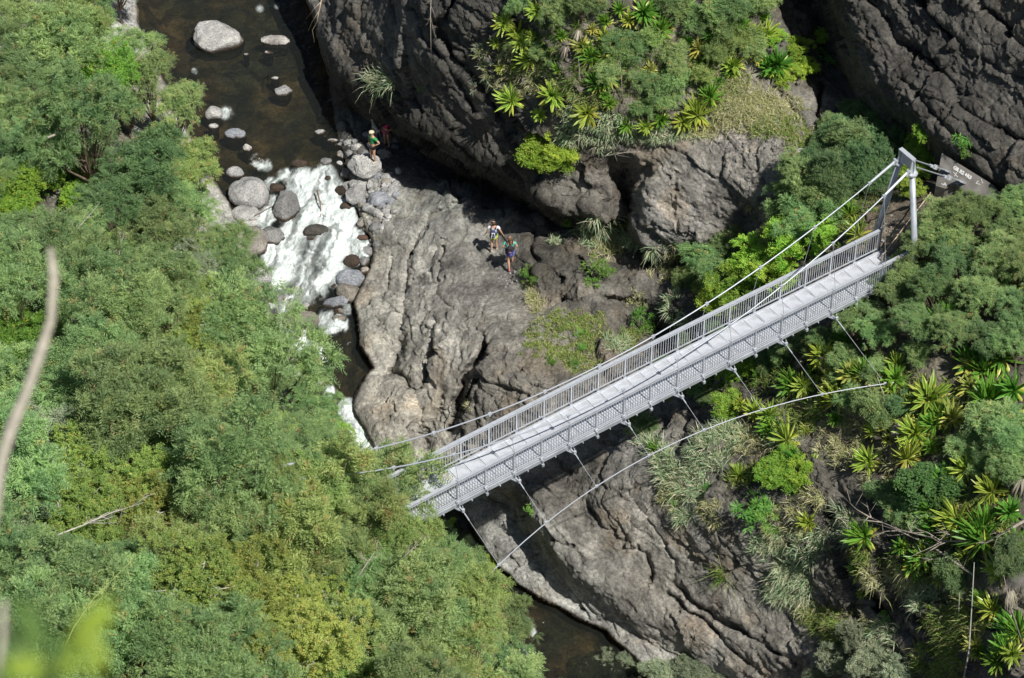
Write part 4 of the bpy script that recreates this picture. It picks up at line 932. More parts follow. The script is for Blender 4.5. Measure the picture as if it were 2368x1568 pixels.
AGAVES = [(1178, 45, 38, 'y'), (1206, 69, 36, 'y'), (1238, 82, 26, 'y'), (1248, 17, 32, 'y'), (1160, 96, 22, 'y'), (1281, 216, 50, 'y'), (1255, 260, 26, 'y'), (1361, 257, 44, 'y'), (1368, 128, 42, 'm'), (1303, 82, 22, 'm'), (1396, 86, 24, 'y'), (1485, 24, 42, 'g'),
 (1522, 69, 40, 'm'), (1454, 45, 32, 'y'), (1403, 51, 26, 'm'), (1382, 195, 36, 'g'), (1581, 268, 38, 'y'), (1618, 258, 48, 'y'), (1642, 223, 42, 'm'), (1495, 283, 28, 'y'), (1450, 286, 30, 'm'), (1526, 266, 28, 'm'), (1409, 236, 22, 'm'), (1516, 178, 22, 'm'),
 (1711, 58, 36, 'm'), (1738, 75, 36, 'y'), (1769, 82, 40, 'y'), (1749, 130, 36, 'y'), (1793, 150, 46, 'g'), (1649, 79, 28, 'g'), (1690, 165, 28, 'm'), (1205, 150, 18, 'y'), (1162, 147, 20, 'y'), (1193, 158, 18, 'y'), (1577, 17, 36, 'g'), (1430, 20, 26, 'g'),
 (1423, 514, 32, 'y'), (1312, 505, 15, 'm'), (1912, 821, 46, 'y'), (1960, 795, 42, 'g'), (1838, 887, 44, 'm'), (1867, 895, 36, 'y'), (2007, 873, 40, 'm'), (1974, 906, 22, 'y'), (2077, 843, 30, 'y'), (2147, 920, 60, 'y'), (2192, 773, 58, 'g'), (2240, 847, 52, 'g'),
 (2321, 836, 52, 'g'), (2284, 924, 56, 'm'), (2354, 906, 46, 'g'), (2125, 1002, 50, 'y'), (2107, 1064, 44, 'y'), (2011, 1064, 42, 'y'), (2026, 998, 30, 'y'), (1864, 994, 17, 'y'), (1735, 946, 24, 'y'), (1676, 968, 22, 'm'), (1525, 1050, 27, 'm'), (1713, 1105, 26, 'y'),
 (1853, 1138, 19, 'y'), (1886, 1201, 32, 'y'), (2026, 1230, 46, 'm'), (2151, 1212, 42, 'm'), (2295, 1138, 52, 'y'), (2284, 1249, 60, 'm'), (2221, 1201, 52, 'y'), (2184, 1241, 42, 'm'), (2155, 1280, 32, 'y'), (2339, 1190, 36, 'g'), (2188, 1109, 42, 'g'), (2346, 965, 42, 'm'),
 (1982, 1315, 22, 'm'), (2361, 1267, 40, 'g'), (1908, 928, 22, 'y'), (1934, 968, 26, 'g'), (2232, 1046, 38, 'g'), (2300, 1408, 40, 'y'), (2340, 1449, 44, 'm'), (2320, 1534, 40, 'm'), (2361, 1517, 32, 'y'), (2276, 1385, 26, 'm'), (1970, 495, 36, 'm'), (1985, 540, 38, 'y'),
 (1941, 473, 26, 'g'), (2343, 680, 36, 'g'), (90, 335, 52, 'm'), (1024, 1490, 26, 'y'), (2060, 900, 26, 'y'), (2180, 970, 36, 'm'), (2320, 1010, 34, 'y'), (2240, 1290, 30, 'y'), (2100, 1260, 26, 'm'), (1890, 860, 26, 'm')]
_r = random.Random(77)
for (cu, cv, du, dv, n) in ((2230, 1180, 130, 170, 26), (2200, 930, 150, 110, 18), (2000, 870, 110, 60, 9), (2320, 1480, 50, 80, 7), (1600, 110, 200, 90, 16), (1300, 150, 110, 90, 9), (1800, 1010, 90, 90, 6), (2040, 1330, 60, 60, 4)):
    for _k in range(n): AGAVES.append((cu + _r.uniform(-du, du), cv + _r.uniform(-dv, dv), _r.choice((18, 26, 34, 42)) * _r.uniform(.9, 1.1), _r.choice('yymmgoo')))
for k, (u, v, rp, tn) in enumerate(AGAVES): put_agave(u, v, rp, tn, skirt=(k % 5 == 2))
for k, (u, v, s) in enumerate([(1334, 95, .9), (1317, 128, .9), (1217, 185, .6), (1440, 66, .6), (1402, 105, .6), (1908, 850, .95), (1856, 850, .7), (2052, 960, 1.25), (2077, 1005, .8), (2358, 1140, 1.3), (1893, 490, .8), (2345, 1390, .9), (2210, 1130, .6), (1258, 100, .5)]):
    o = DL[k % 3].copy(); o.name = 'dead_rosette'; COL.objects.link(o); o.location = Vector(gp(u, v) + np.array([0, -.05, .55 * s])); o.scale = (s, s, s * 1.05); o.rotation_euler = (random.uniform(-.2, .2), random.uniform(-.4, .4), k)
    tag(o, None, 'dead plant', 'withered rosettes of hanging pale leaves'); later(o, 'withered pale dead-leaved rosette', u, v)
# ------------------------------------------------------------------ bushes and shrubs
def shrubs():
    K = {'lim': (1.0, 'lime-green pointed-leaved bush', 'bush', 2), 'fsh': (.95, 'soft green feathery shrub', 'shrub', 3), 'fsy': (.95, 'yellow-green feathery shrub', 'shrub', 1), 'bsh': (1.0, 'dark green fine-leaved shrub', 'shrub', 2), 'osh': (.9, 'grey-green olive-leaved shrub', 'shrub', 1), 'bro': (.9, 'dark glossy broad-leaved bush', 'bush', 1), 'str': (.5, 'green star-leaved herb', 'herb', 2)}
    G = {'lim': 'lime-green bushes', 'fsh': 'feathery shrubs on the right slopes', 'fsy': 'feathery shrubs on the right slopes', 'bsh': 'dark shrubs round the right pylon', 'osh': 'grey-green shrubs at the lower edge', 'bro': 'broad-leaved bushes', 'str': 'star-leaved herbs on the rock'}
    L = [('lim', 1262, 350, 62), ('lim', 1290, 325, 40), ('lim', 1815, 1075, 50), ('lim', 1860, 1085, 32), ('lim', 1680, 935, 40), ('lim', 1700, 650, 55), ('lim', 1765, 605, 60), ('lim', 1845, 570, 55), ('lim', 1655, 700, 42), ('lim', 1800, 640, 45), ('lim', 1900, 540, 35),
         ('lim', 2135, 345, 38), ('lim', 2112, 400, 34), ('lim', 2150, 310, 30), ('lim', 2100, 440, 28), ('lim', 1835, 110, 34), ('lim', 1858, 155, 34), ('lim', 1815, 170, 28), ('lim', 1885, 88, 22), ('lim', 1790, 90, 22), ('lim', 1700, 868, 28), ('lim', 1745, 832, 30), ('lim', 1725, 850, 22),
         ('lim', 1030, 1212, 28), ('lim', 1062, 1255, 28), ('lim', 1100, 1335, 42), ('lim', 1140, 1370, 38), ('lim', 1072, 1340, 36), ('lim', 1155, 1340, 26), ('lim', 1008, 1182, 20), ('lim', 1870, 1110, 14),
         ('fsh', 1300, 40, 36), ('fsh', 1205, 8, 26), ('fsh', 1350, 15, 34), ('fsy', 1500, 95, 34), ('fsh', 1455, 105, 36), ('fsh', 1430, 135, 30), ('fsh', 1600, 60, 34), ('fsy', 1650, 120, 36), ('fsh', 1560, 140, 34), ('fsy', 1612, 172, 34), ('fsh', 1500, 200, 34), ('fsh', 1560, 195, 36), ('fsh', 1530, 230, 30),
         ('bsh', 1700, 15, 50), ('fsh', 1760, 5, 42), ('fsh', 1740, 105, 30), ('fsh', 1420, 165, 34), ('fsh', 1240, 100, 20), ('fsh', 1680, 60, 38), ('fsh', 1480, 250, 26), ('fsy', 1720, 100, 34), ('fsh', 1200, 100, 20), ('fsh', 1260, 130, 22), ('fsh', 1660, 20, 40), ('fsh', 1540, 20, 34),
         ('bsh', 1900, 385, 45), ('bsh', 1960, 355, 55), ('bsh', 2010, 330, 50), ('bsh', 2060, 325, 45), ('bsh', 1950, 425, 55), ('fsh', 1885, 455, 50), ('bsh', 2000, 405, 55), ('fsh', 1850, 410, 40), ('bsh', 2045, 380, 40), ('bsh', 1932, 290, 28), ('bsh', 1970, 255, 26), ('fsh', 1820, 485, 38), ('fsh', 1865, 520, 42), ('fsh', 1800, 545, 38), ('fsh', 1920, 475, 38), ('bsh', 2085, 300, 32), ('bsh', 1905, 340, 30), ('bsh', 2030, 290, 26), ('fsh', 1840, 450, 34), ('bsh', 1930, 325, 36), ('bsh', 1985, 290, 34),
         ('fsh', 1640, 600, 50), ('fsh', 1700, 575, 42), ('fsh', 1608, 572, 36), ('fsh', 1672, 630, 38), ('fsh', 1590, 640, 30),
         ('fsh', 2010, 950, 42), ('fsh', 1980, 918, 26), ('fsh', 2280, 1000, 48), ('fsh', 2335, 1015, 42), ('fsh', 2242, 1045, 38), ('bro', 2148, 1115, 48), ('fsh', 2290, 1075, 36), ('bsh', 2035, 1150, 30), ('fsh', 2065, 1180, 32), ('fsh', 2120, 1195, 32), ('fsh', 2175, 1300, 28), ('bsh', 2210, 1340, 44), ('bsh', 2350, 1300, 36), ('bsh', 1775, 795, 36), ('fsh', 1800, 830, 26), ('fsh', 2030, 850, 26), ('fsh', 1880, 800, 30), ('fsh', 2110, 830, 26), ('bsh', 2090, 940, 24), ('bro', 2170, 1150, 30), ('fsh', 2330, 1100, 30), ('fsh', 1950, 870, 24),
         ('fsh', 1795, 770, 34), ('bsh', 1840, 790, 30), ('fsh', 1760, 850, 22), ('bsh', 1650, 760, 24), ('bsh', 1600, 800, 20), ('bsh', 1560, 860, 24), ('bsh', 1500, 985, 22), ('bsh', 1620, 900, 26), ('bsh', 1640, 930, 18),
         ('osh', 1400, 1530, 36), ('osh', 1455, 1515, 28), ('osh', 1535, 1550, 40), ('osh', 1600, 1545, 36), ('osh', 1980, 1480, 44), ('osh', 2030, 1520, 52), ('osh', 1945, 1530, 46), ('osh', 2080, 1550, 40), ('osh', 1350, 1545, 30), ('osh', 1660, 1565, 26), ('osh', 1890, 1560, 30), ('osh', 1480, 1565, 36),
         ('str', 1478, 755, 28), ('str', 1385, 628, 28), ('str', 1745, 1185, 34), ('str', 1775, 1195, 26), ('str', 1232, 1180, 13), ('str', 1222, 630, 13), ('str', 1246, 650, 11), ('str', 2230, 335, 20), ('str', 2047, 1427, 11), ('str', 1925, 150, 16), ('str', 1900, 130, 14), ('str', 1335, 770, 12), ('str', 1170, 205, 8), ('str', 1275, 840, 10), ('str', 1330, 840, 12), ('str', 1345, 800, 9), ('str', 2235, 355, 14), ('str', 1505, 28, 10), ('str', 1940, 22, 12), ('str', 1560, 1160, 10), ('str', 970, 205, 8), ('str', 1495, 770, 16), ('str', 1375, 655, 16), ('str', 1640, 1130, 12), ('str', 2220, 318, 10), ('str', 1790, 1210, 14)]
    for i, (k, u, v, rp) in enumerate(L):
        R, look, cat, nv = K[k]; s = rp / 58.0 / R
        hc = (PROTO[k + '0'] and 1.0) * s * (.35 if k == 'str' else .95)
        g = gp(u, v + 41 * hc)
        o = place('%s%d' % (k, i % nv), g - np.array([0, 0, .05]), (s * random.uniform(.85, 1.2), s * random.uniform(.85, 1.2), s * random.uniform(.8, 1.15)), random.uniform(0, 6.28), None, cat, G[k], (random.uniform(-.15, .15), random.uniform(-.15, .15)))
        later(o, look, u, v)
    # taller feathery trees in front of the right landing
    T = [(2222, 492, 46), (2150, 505, 48), (2240, 520, 58), (2185, 565, 55), (2300, 492, 42), (2345, 500, 50), (2133, 575, 46), (2092, 650, 42), (2200, 625, 58), (2290, 600, 58), (2352, 625, 55), (2250, 692, 58), (2340, 722, 55), (2150, 685, 50), (2060, 690, 40), (2105, 742, 48), (2010, 722, 34), (1970, 748, 42), (2020, 785, 42),
         (2200, 762, 50), (2290, 790, 46), (2352, 800, 44), (1905, 795, 30), (1945, 832, 34), (2345, 455, 34), (2352, 560, 40), (2078, 615, 26), (2390, 460, 40), (2300, 540, 40), (2120, 640, 34), (1990, 690, 22), (2400, 680, 50), (2042, 652, 34), (2008, 672, 26), (1975, 700, 24), (2065, 640, 30)]
    for i, (u, v, rp) in enumerate(T):
        s = rp / 58.0 / 1.75; k = ('aca%d' % (i % 4)) if i % 4 else ('blu%d' % (i % 3))
        look = 'deep green feathery tree' if k[0] == 'b' else 'soft green feathery tree'
        tree_at(u, v, k, s, look, group='feathery trees round the right landing', sz=.9)
shrubs()
# ------------------------------------------------------------------ boulders
ROCKM = rockmat('river_boulder_rock', fine=1.6)
def ico(n=4):
    import bmesh
    bm = bmesh.new(); bmesh.ops.create_icosphere(bm, subdivisions=n, radius=1)
    v = np.array([p.co[:] for p in bm.verts]); f = np.array([[q.index for q in p.verts] for p in bm.faces]); bm.free(); return v, f
IV4, IF4 = ico(4); IV5, IF5 = ico(5); IV2, IF2 = ico(2); IV3, IF3 = ico(3)
def rock_verts(seed, ang=.5, big=False, n=None):
    V, F = (IV5, IF5) if big else (IV4, IF4) if n is None else (IV3, IF3)
    r = np.random.default_rng(seed); v = V.copy()
    # cut by random planes gives broad worn faces
    for k in range(int(5 + 7 * ang)):
        d = unit(r.normal(size=3)); c = r.uniform(.62, .92); q = v @ d; over = np.maximum(q - c, 0); v = v - d * over[:, None] * (.55 + .42 * ang)
    o = r.uniform(-50, 50, 3)
    f = fbm(v[:, 0] * 1.1 + o[0], v[:, 1] * 1.1 + o[1], v[:, 2] * 1.1 + o[2], 3, seed) * .20 + fbm(v[:, 0] * 5 + o[0], v[:, 1] * 5, v[:, 2] * 5, 4, seed + 3, .6) * .035
    hf, e = facets(v[:, 0] * 1.6 + o[1], v[:, 1] * 1.6, v[:, 2] * 1.6, seed); f = f + .07 * ang * hf
    return v * (1 + f)[:, None], F
CB = {'l': (.36, .36, .36), 'L': (.43, .43, .42), 'b': (.28, .30, .335), 'g': (.22, .22, .22), 't': (.29, .27, .24), 'd': (.085, .08, .072), 'w': (.06, .045, .035), 'r': (.13, .075, .06), 'p': (.46, .44, .42), 'n': (.24, .22, .19)}
def boulder(u, v, hw, hh, cc, look, seed, wetline=None, ang=.5, group='boulders along the river', cat='boulder', name='boulder', lift=0., rot=0., mid=None):
    """(u, v) centre and half sizes as seen; rests in the bed or on the bank"""
    r_ = float(bil(GR, u, v)); inwater = r_ > -6
    h0 = wl(u, v) - .05 if inwater else float(base_h(np.array(float(u)), np.array(float(v + hh * .5))))
    sx = hw / 58.0 * 1.12; sz = max(.06, hh / 41.0 * .74); sy = max(.08, hh / 41.0 * .82)
    V, F = rock_verts(seed, ang, hw > 24)
    ca, sa = math.cos(rot), math.sin(rot)
    P = V * np.array([sx, sy, sz]); P = np.stack([P[:, 0] * ca - P[:, 2] * sa, P[:, 1], P[:, 0] * sa + P[:, 2] * ca], 1)
    if inwater: P[:, 2] = np.where(P[:, 2] < 0, P[:, 2] * max(1.0, .95 / sz), P[:, 2])
    c = W(u, v, h0 + sz * .30 + lift)
    # stands so that its middle shows at (u, v)
    col = np.tile(np.array(CB[cc]), (len(P), 1))
    wz = c[2] + P[:, 2]; wet = sm((wl(u, v) + .05 + .30 * sz), wl(u, v) + .02, wz + .12 * fbm(P[:, 0] * 4, P[:, 1] * 4, P[:, 2] * 4, 3, seed)) if inwater else np.zeros(len(P))
    if wetline: wet = np.maximum(wet, sm(wetline * sz, wetline * sz - .12 * sz, P[:, 2] + .12 * sz * fbm(P[:, 0] * 3, P[:, 1] * 3, P[:, 2] * 3, 3, seed)))
    m = fbm(P[:, 0] * 2.5 + seed, P[:, 1] * 2.5, P[:, 2] * 2.5, 4, seed, .6)
    col = col * (1 + .22 * m)[:, None]; col = col * (1 - wet[:, None]) + np.array((.05, .035, .025)) * wet[:, None]
    o = meshobj(name, P, F, ROCKM, None, True, col); o.location = Vector(c)
    tag(o, look, cat, group); return o
BL = [(500, 88, 65, 42, 'L', 'biggest pale boulder, sloping like a shark fin, alone in the upper pool', .55), (634, 95, 37, 14, 'p', 'low whitish jagged rock at the edge of the cliff shadow', .9), (576, 450, 46, 40, 'l', 'huge smooth rounded grey boulder on the left of the rapid', .25),
 (545, 400, 22, 14, 'l', 'grey boulder tucked behind the huge round one', .4), (661, 482, 32, 38, 'g', 'dark domed boulder with wet sides in the middle of the foam', .45), (566, 497, 31, 20, 'L', 'pale cracked boulder just below the huge round one', .8), (576, 519, 20, 10, 'L', 'flat pale stone squeezed below the cracked boulder', .5),
 (574, 565, 44, 40, 't', 'big tan boulder half hidden by leaves beside the rapid', .4), (625, 546, 30, 22, 'g', 'grey boulder with a wet brown flank leaning into the foam', .4), (691, 379, 20, 11, 'w', 'wet brown rock with white water on top above the rapid', .6), (755, 375, 14, 10, 'g', 'small grey rock at the lip of the rapid, right side', .5),
 (847, 384, 35, 27, 'L', 'large flat-topped pale boulder under the man in green', .85), (802, 401, 18, 12, 'g', 'grey block left of the flat-topped boulder', .8), (806, 431, 15, 12, 'l', 'angular light grey block below the flat-topped boulder', .8), (824, 452, 27, 19, 'l', 'wide grey wedge-shaped boulder at the stony bank', .7), (877, 462, 27, 17, 'b', 'bluish square-edged boulder at the stony bank', .85),
 (852, 479, 15, 11, 'l', 'oval grey stone below the bluish square boulder', .5), (842, 513, 17, 11, 't', 'tan pointed stone lying in shallow brown water', .7), (871, 529, 16, 14, 'g', 'grey pyramid-shaped stone by the slab', .9), (842, 606, 13, 13, 'g', 'grey block standing on wet brown rock', .8),
 (815, 604, 19, 14, 'w', 'wet dark brown rock right of the foam', .6), (844, 626, 14, 9, 't', 'brownish stone wedged above the big bluish boulder', .5), (815, 646, 35, 22, 'b', 'big bluish cracked boulder below the rapid on the right', .85), (803, 678, 26, 24, 'n', 'round-cornered brown-grey boulder below the bluish one', .5),
 (769, 701, 34, 14, 'b', 'long slanting slab-shaped boulder in dark water', .75), (707, 709, 10, 8, 'p', 'small white-splashed stone above the brown boulder', .5), (697, 744, 37, 28, 'n', 'broad brown domed boulder with green weed on its left', .3), (784, 721, 12, 8, 'n', 'small oval stone under the slanting slab boulder', .3), (783, 738, 14, 10, 'n', 'small brown wet stone in the lower chute', .4),
 (853, 581, 16, 11, 'l', 'oval flat stone beside the slab edge, largest of its row', .25), (872, 565, 9, 9, 'g', 'round grey stone in the row beside the slab', .3), (858, 570, 9, 7, 'g', 'grey stone between two ovals beside the slab', .3), (872, 581, 6, 5, 'g', 'tiny grey stone at the right end of the row beside the slab', .3),
 (494, 264, 20, 18, 'L', 'pale round boulder at the left margin of the upper pool', .35), (494, 293, 12, 8, 'L', 'small pale stone under the round one at the pool margin', .4), (545, 311, 25, 13, 'b', 'smooth bluish oval boulder at the left margin of the pool', .2), (571, 343, 10, 10, 'p', 'pinkish pitted rock just above the first white water', .8),
 (569, 127, 7, 4, 'p', 'tiny white stone right below the biggest pale boulder', .6), (620, 123, 12, 5, 'p', 'thin white stone below the jagged rock', .8), (636, 182, 10, 6, 'l', 'small grey stone in the middle of the upper pool', .8), (655, 211, 20, 14, 'l', 'rough round grey rock in the middle of the upper pool', .9),
 (740, 307, 14, 7, 'L', 'flat pale stone at the tip of the cliff shadow', .4), (751, 317, 4, 3, 'L', 'tiny pale stone beside the flat one at the cliff shadow', .4), (768, 326, 12, 6, 'L', 'pale jagged stone on the shadow edge', .8), (794, 337, 15, 8, 'l', 'grey jagged stone on the sunlit edge of the bank', .8),
 (762, 413, 10, 7, 'w', 'wet brown rock at the top right of the rapid', .6), (787, 441, 12, 12, 'w', 'wet brown rock beside the foam below the grey block', .6), (799, 476, 11, 9, 'w', 'wet brown rock in the shallow side channel', .6), (839, 551, 13, 9, 'r', 'reddish brown wet stone by the side channel', .6), (866, 549, 12, 6, 'd', 'black wet stone beside the slab', .6),
 (637, 434, 18, 11, 'w', 'brown wet rock right of the huge round boulder', .5), (728, 535, 28, 16, 'd', 'dark rock with water pouring over it in the middle of the rapid', .5), (753, 611, 17, 9, 'd', 'dark jagged rock poking out of the lower foam', .9), (722, 552, 12, 8, 'd', 'small dark rock awash below the poured-over rock', .6),
 (398, 278, 20, 7, 'p', 'low pale rock glimpsed among leaves by the pool', .7), (394, 302, 18, 8, 'L', 'light rock among leaves left of the pool', .7), (428, 242, 6, 5, 'L', 'tiny light rock at the leaf edge of the pool', .5), (600, 640, 30, 26, 'l', 'light grey boulder under the overhanging leaves beside the foam', .4), (640, 690, 20, 15, 'g', 'grey boulder at the leaf edge below the rapid', .5),
 (541, 521, 13, 11, 'l', 'light stone at the leaf edge left of the cracked boulder', .5), (530, 556, 16, 14, 'l', 'light boulder behind leaves left of the tan boulder', .5), (771, 662, 6, 6, 'w', 'small wet brown stone left of the brown-grey boulder', .5), (1853, 363, 27, 17, 'p', 'pale grey boulder lying in grass left of the dark shrubs', .6),
 (921, 396, 8, 9, 'L', 'lone pale oval stone in front of the cave shadow', .3), (912, 488, 9, 8, 'L', 'white rounded stone on the gravel by the slab', .5), (1180, 633, 3, 3, 'p', 'small white stone on the path behind the second walker', .4)]
for i, (u, v, hw, hh, cc, look, ang) in enumerate(BL):
    rot = {0: -.38, 24: .28, 29: -.25}.get(i, 0)
    boulder(u, v, hw * (1.12 if i == 11 else 1), hh, cc, look, 400 + i, .05 if cc == 'g' and i in (4, 8) else None, ang, rot=rot, lift=.35 if i == 11 else .12 if 380 < v < 520 and u > 780 else 0)
for i, (u, v, hw, hh) in enumerate([(833, 420, 11, 11), (856, 430, 9, 13), (875, 407, 13, 12), (895, 421, 14, 10), (908, 438, 13, 11), (845, 416, 9, 6), (871, 438, 9, 6), (911, 420, 8, 8), (886, 394, 7, 5), (862, 443, 7, 5), (896, 409, 9, 7), (821, 417, 6, 6), (886, 435, 7, 6), (878, 497, 10, 12), (868, 509, 9, 7), (890, 518, 7, 6), (884, 557, 5, 5), (786, 378, 9, 7), (799, 381, 6, 5), (884, 405, 6, 5), (905, 402, 7, 5), (850, 408, 6, 4), (917, 432, 6, 5), (861, 415, 5, 5), (890, 506, 5, 4), (900, 497, 5, 4), (873, 487, 4, 4), (880, 512, 4, 4)]):
    o = boulder(u, v, hw, hh, 'lLbtlLtl'[i % 8], None, 520 + i, None, .7, 'small stones heaped on the right bank', 'stone', 'stone'); later(o, 'small angular bank stone', u, v)
_r = random.Random(31)
for i in range(190):
    z = _r.choice(((862, 425, 45, 22), (880, 505, 32, 40), (855, 560, 16, 30), (800, 345, 30, 20), (905, 440, 18, 25), (880, 340, 40, 30), (850, 470, 40, 20)))
    u, v = z[0] + _r.uniform(-1, 1) * z[2], z[1] + _r.uniform(-1, 1) * z[3]
    if bil(GR, u, v) > 8: continue
    k = 3.5 + 8 * _r.random()**1.8
    o = boulder(u, v, k * _r.uniform(.9, 1.5), k, _r.choice('lLblLtlg'), None, 600 + i, None, .9, 'small stones heaped on the right bank', 'stone', 'stone'); later(o, 'small angular bank stone', u, v)
def pebbles():
    r = np.random.default_rng(5); V = []; F = []; C = []; n = 0
    Z = [(870, 500, 40, 45, 170, .34), (895, 450, 30, 35, 90, .36), (860, 320, 70, 35, 380, .13), (930, 385, 50, 25, 160, .13), (300, 40, 30, 70, 500, .42), (250, 20, 60, 60, 300, .4), (1745, 335, 80, 35, 240, .24), (2060, 560, 45, 60, 300, .26), (850, 560, 25, 40, 60, .3), (1390, 860, 70, 30, 160, .27), (1330, 830, 50, 20, 80, .26), (1180, 650, 30, 25, 60, .3), (1650, 300, 50, 20, 60, .26)]
    for (u, v, a, b, k, c) in Z:
        for i in range(k):
            t = r.uniform(0, 6.28); q = math.sqrt(r.uniform()); uu = u + a * q * math.cos(t); vv = v + b * q * math.sin(t)
            if bil(GR, uu, vv) > -2: continue
            p = gp(uu, vv); s = .014 + .05 * r.uniform()**3.0
            P = IV2 * (1 + .25 * r.normal(size=(len(IV2), 1))) * s * r.uniform(.6, 1.3, 3) + p; V.append(P); F.append(IF2 + n); n += len(IV2); C.append(np.tile(np.array([1, .98, .95]) * c * r.uniform(.6, 1.35), (len(IV2), 1)))
    o = meshobj('pebbles', np.concatenate(V), np.concatenate(F), ROCKM, None, False, np.concatenate(C)); tag(o, 'loose grey pebbles and scree on the banks and ledges', 'pebbles', None, 'stuff')
pebbles()
# ------------------------------------------------------------------ grass
def grass():
    r = np.random.default_rng(8)
    Z = [  # u, v, ru, rv, tufts, blade length, kind (d dry, g green, b bluish)
        (1300, 785, 85, 55, 330, .22, 'm'), (1360, 760, 40, 35, 90, .25, 'm'), (1340, 840, 50, 25, 70, .2, 'm'), (1760, 260, 95, 45, 330, .30, 'd'), (1700, 230, 60, 50, 200, .35, 'd'), (1800, 300, 60, 25, 120, .28, 'm'), (1500, 312, 110, 22, 170, .30, 'b'), (1400, 300, 60, 40, 120, .35, 'b'), (1330, 300, 30, 60, 70, .4, 'b'), (1620, 300, 60, 20, 80, .3, 'd'),
        (875, 190, 18, 20, 14, .75, 'b'), (905, 190, 22, 18, 14, .7, 'b'), (1385, 540, 42, 38, 60, .75, 'b'), (1400, 570, 35, 35, 50, .7, 'd'), (1450, 560, 25, 15, 20, .6, 'b'), (1520, 575, 22, 12, 16, .6, 'b'), (1550, 590, 18, 16, 14, .45, 'd'), (1285, 560, 12, 14, 14, .4, 'b'), (1240, 700, 18, 26, 26, .5, 'd'), (1225, 640, 16, 22, 18, .25, 'g'),
        (1170, 160, 70, 60, 70, .35, 'd'), (1230, 190, 50, 40, 60, .4, 'd'), (1120, 150, 40, 50, 20, .35, 'b'), (1350, 230, 60, 40, 90, .35, 'm'), (1480, 150, 120, 120, 280, .3, 'g'), (1650, 180, 80, 80, 160, .35, 'm'), (1300, 130, 100, 100, 200, .3, 'g'),
        (1500, 1020, 30, 45, 60, .45, 'b'), (1480, 990, 25, 30, 50, .3, 'g'), (1545, 1080, 30, 40, 50, .55, 'b'), (1600, 1120, 45, 45, 70, .5, 'b'), (1560, 1150, 30, 30, 24, .45, 'd'), (1640, 1060, 45, 30, 50, .55, 'b'), (1670, 1030, 40, 25, 40, .55, 'b'), (1700, 1010, 30, 30, 30, .6, 'b'), (1720, 1110, 30, 25, 40, .4, 'm'), (1650, 1180, 35, 25, 30, .4, 'd'), (1580, 1195, 20, 20, 16, .45, 'b'),
        (1830, 1210, 50, 45, 110, .45, 'd'), (1790, 1250, 50, 35, 70, .4, 'b'), (1870, 1250, 60, 35, 90, .45, 'b'), (1950, 1220, 40, 40, 70, .6, 'b'), (1890, 1160, 35, 30, 40, .4, 'd'), (1840, 1345, 42, 45, 150, .6, 'b'), (1800, 1370, 30, 25, 40, .5, 'b'), (1870, 1400, 35, 20, 50, .4, 'd'), (1900, 1430, 50, 25, 70, .4, 'm'), (1955, 1460, 60, 30, 90, .45, 'm'),
        (1740, 1020, 60, 30, 60, .45, 'd'), (1800, 1010, 50, 40, 50, .45, 'b'), (1860, 960, 60, 40, 60, .45, 'm'), (1950, 1040, 50, 40, 60, .4, 'd'), (1900, 900, 60, 30, 60, .4, 'g'), (2080, 1330, 60, 40, 150, .5, 'd'), (2010, 1290, 50, 30, 80, .4, 'm'), (2130, 1380, 40, 30, 60, .45, 'b'), (2220, 1450, 60, 60, 210, .5, 'm'), (2180, 1530, 60, 40, 140, .4, 'm'), (2060, 1460, 40, 30, 50, .5, 'b'), (2000, 1450, 30, 20, 30, .4, 'd'),
        (2150, 1300, 80, 50, 150, .35, 'g'), (2250, 1200, 100, 80, 200, .35, 'g'), (2250, 1000, 110, 90, 260, .35, 'g'), (2100, 930, 80, 60, 160, .35, 'm'), (1960, 850, 80, 50, 120, .35, 'g'), (2050, 1100, 60, 60, 60, .35, 'd'), (2150, 1180, 60, 60, 80, .35, 'd'), (1990, 960, 50, 40, 60, .4, 'd'),
        (1905, 310, 16, 16, 14, .6, 'b'), (1560, 705, 30, 22, 34, .55, 'b'), (1590, 740, 22, 16, 20, .5, 'b'), (1450, 790, 30, 20, 40, .45, 'm'), (1420, 800, 30, 20, 40, .45, 'b'), (1530, 640, 30, 20, 20, .4, 'd'), (1470, 700, 25, 20, 20, .35, 'd'), (1090, 945, 8, 8, 5, .3, 'd'), (1730, 480, 12, 20, 6, .3, 'd'), (1670, 1330, 8, 20, 6, 1.0, 'g'), (1045, 1080, 40, 15, 40, .5, 'm'),
        (1900, 500, 120, 90, 260, .3, 'g'), (2000, 430, 80, 60, 140, .3, 'g'), (2240, 620, 120, 150, 320, .35, 'g'), (1700, 680, 90, 60, 160, .35, 'g'), (1680, 870, 50, 60, 80, .35, 'g'), (1780, 850, 60, 60, 120, .35, 'g'), (1560, 900, 60, 30, 50, .35, 'g'), (1860, 330, 40, 30, 60, .3, 'm'), (100, 330, 60, 40, 40, .5, 'g'), (660, 757, 5, 14, 14, .3, 'g')]
    CC = {'d': [(.56, .52, .31), (.40, .44, .19), (.60, .56, .41)], 'm': [(.30, .38, .12), (.44, .42, .20), (.22, .34, .08)], 'g': [(.14, .25, .05), (.20, .30, .07), (.28, .28, .12)], 'b': [(.33, .45, .28), (.44, .54, .36), (.58, .55, .42)]}
    out = {'dry': [[], [], 0], 'green': [[], [], 0]}
    V = []; C = []
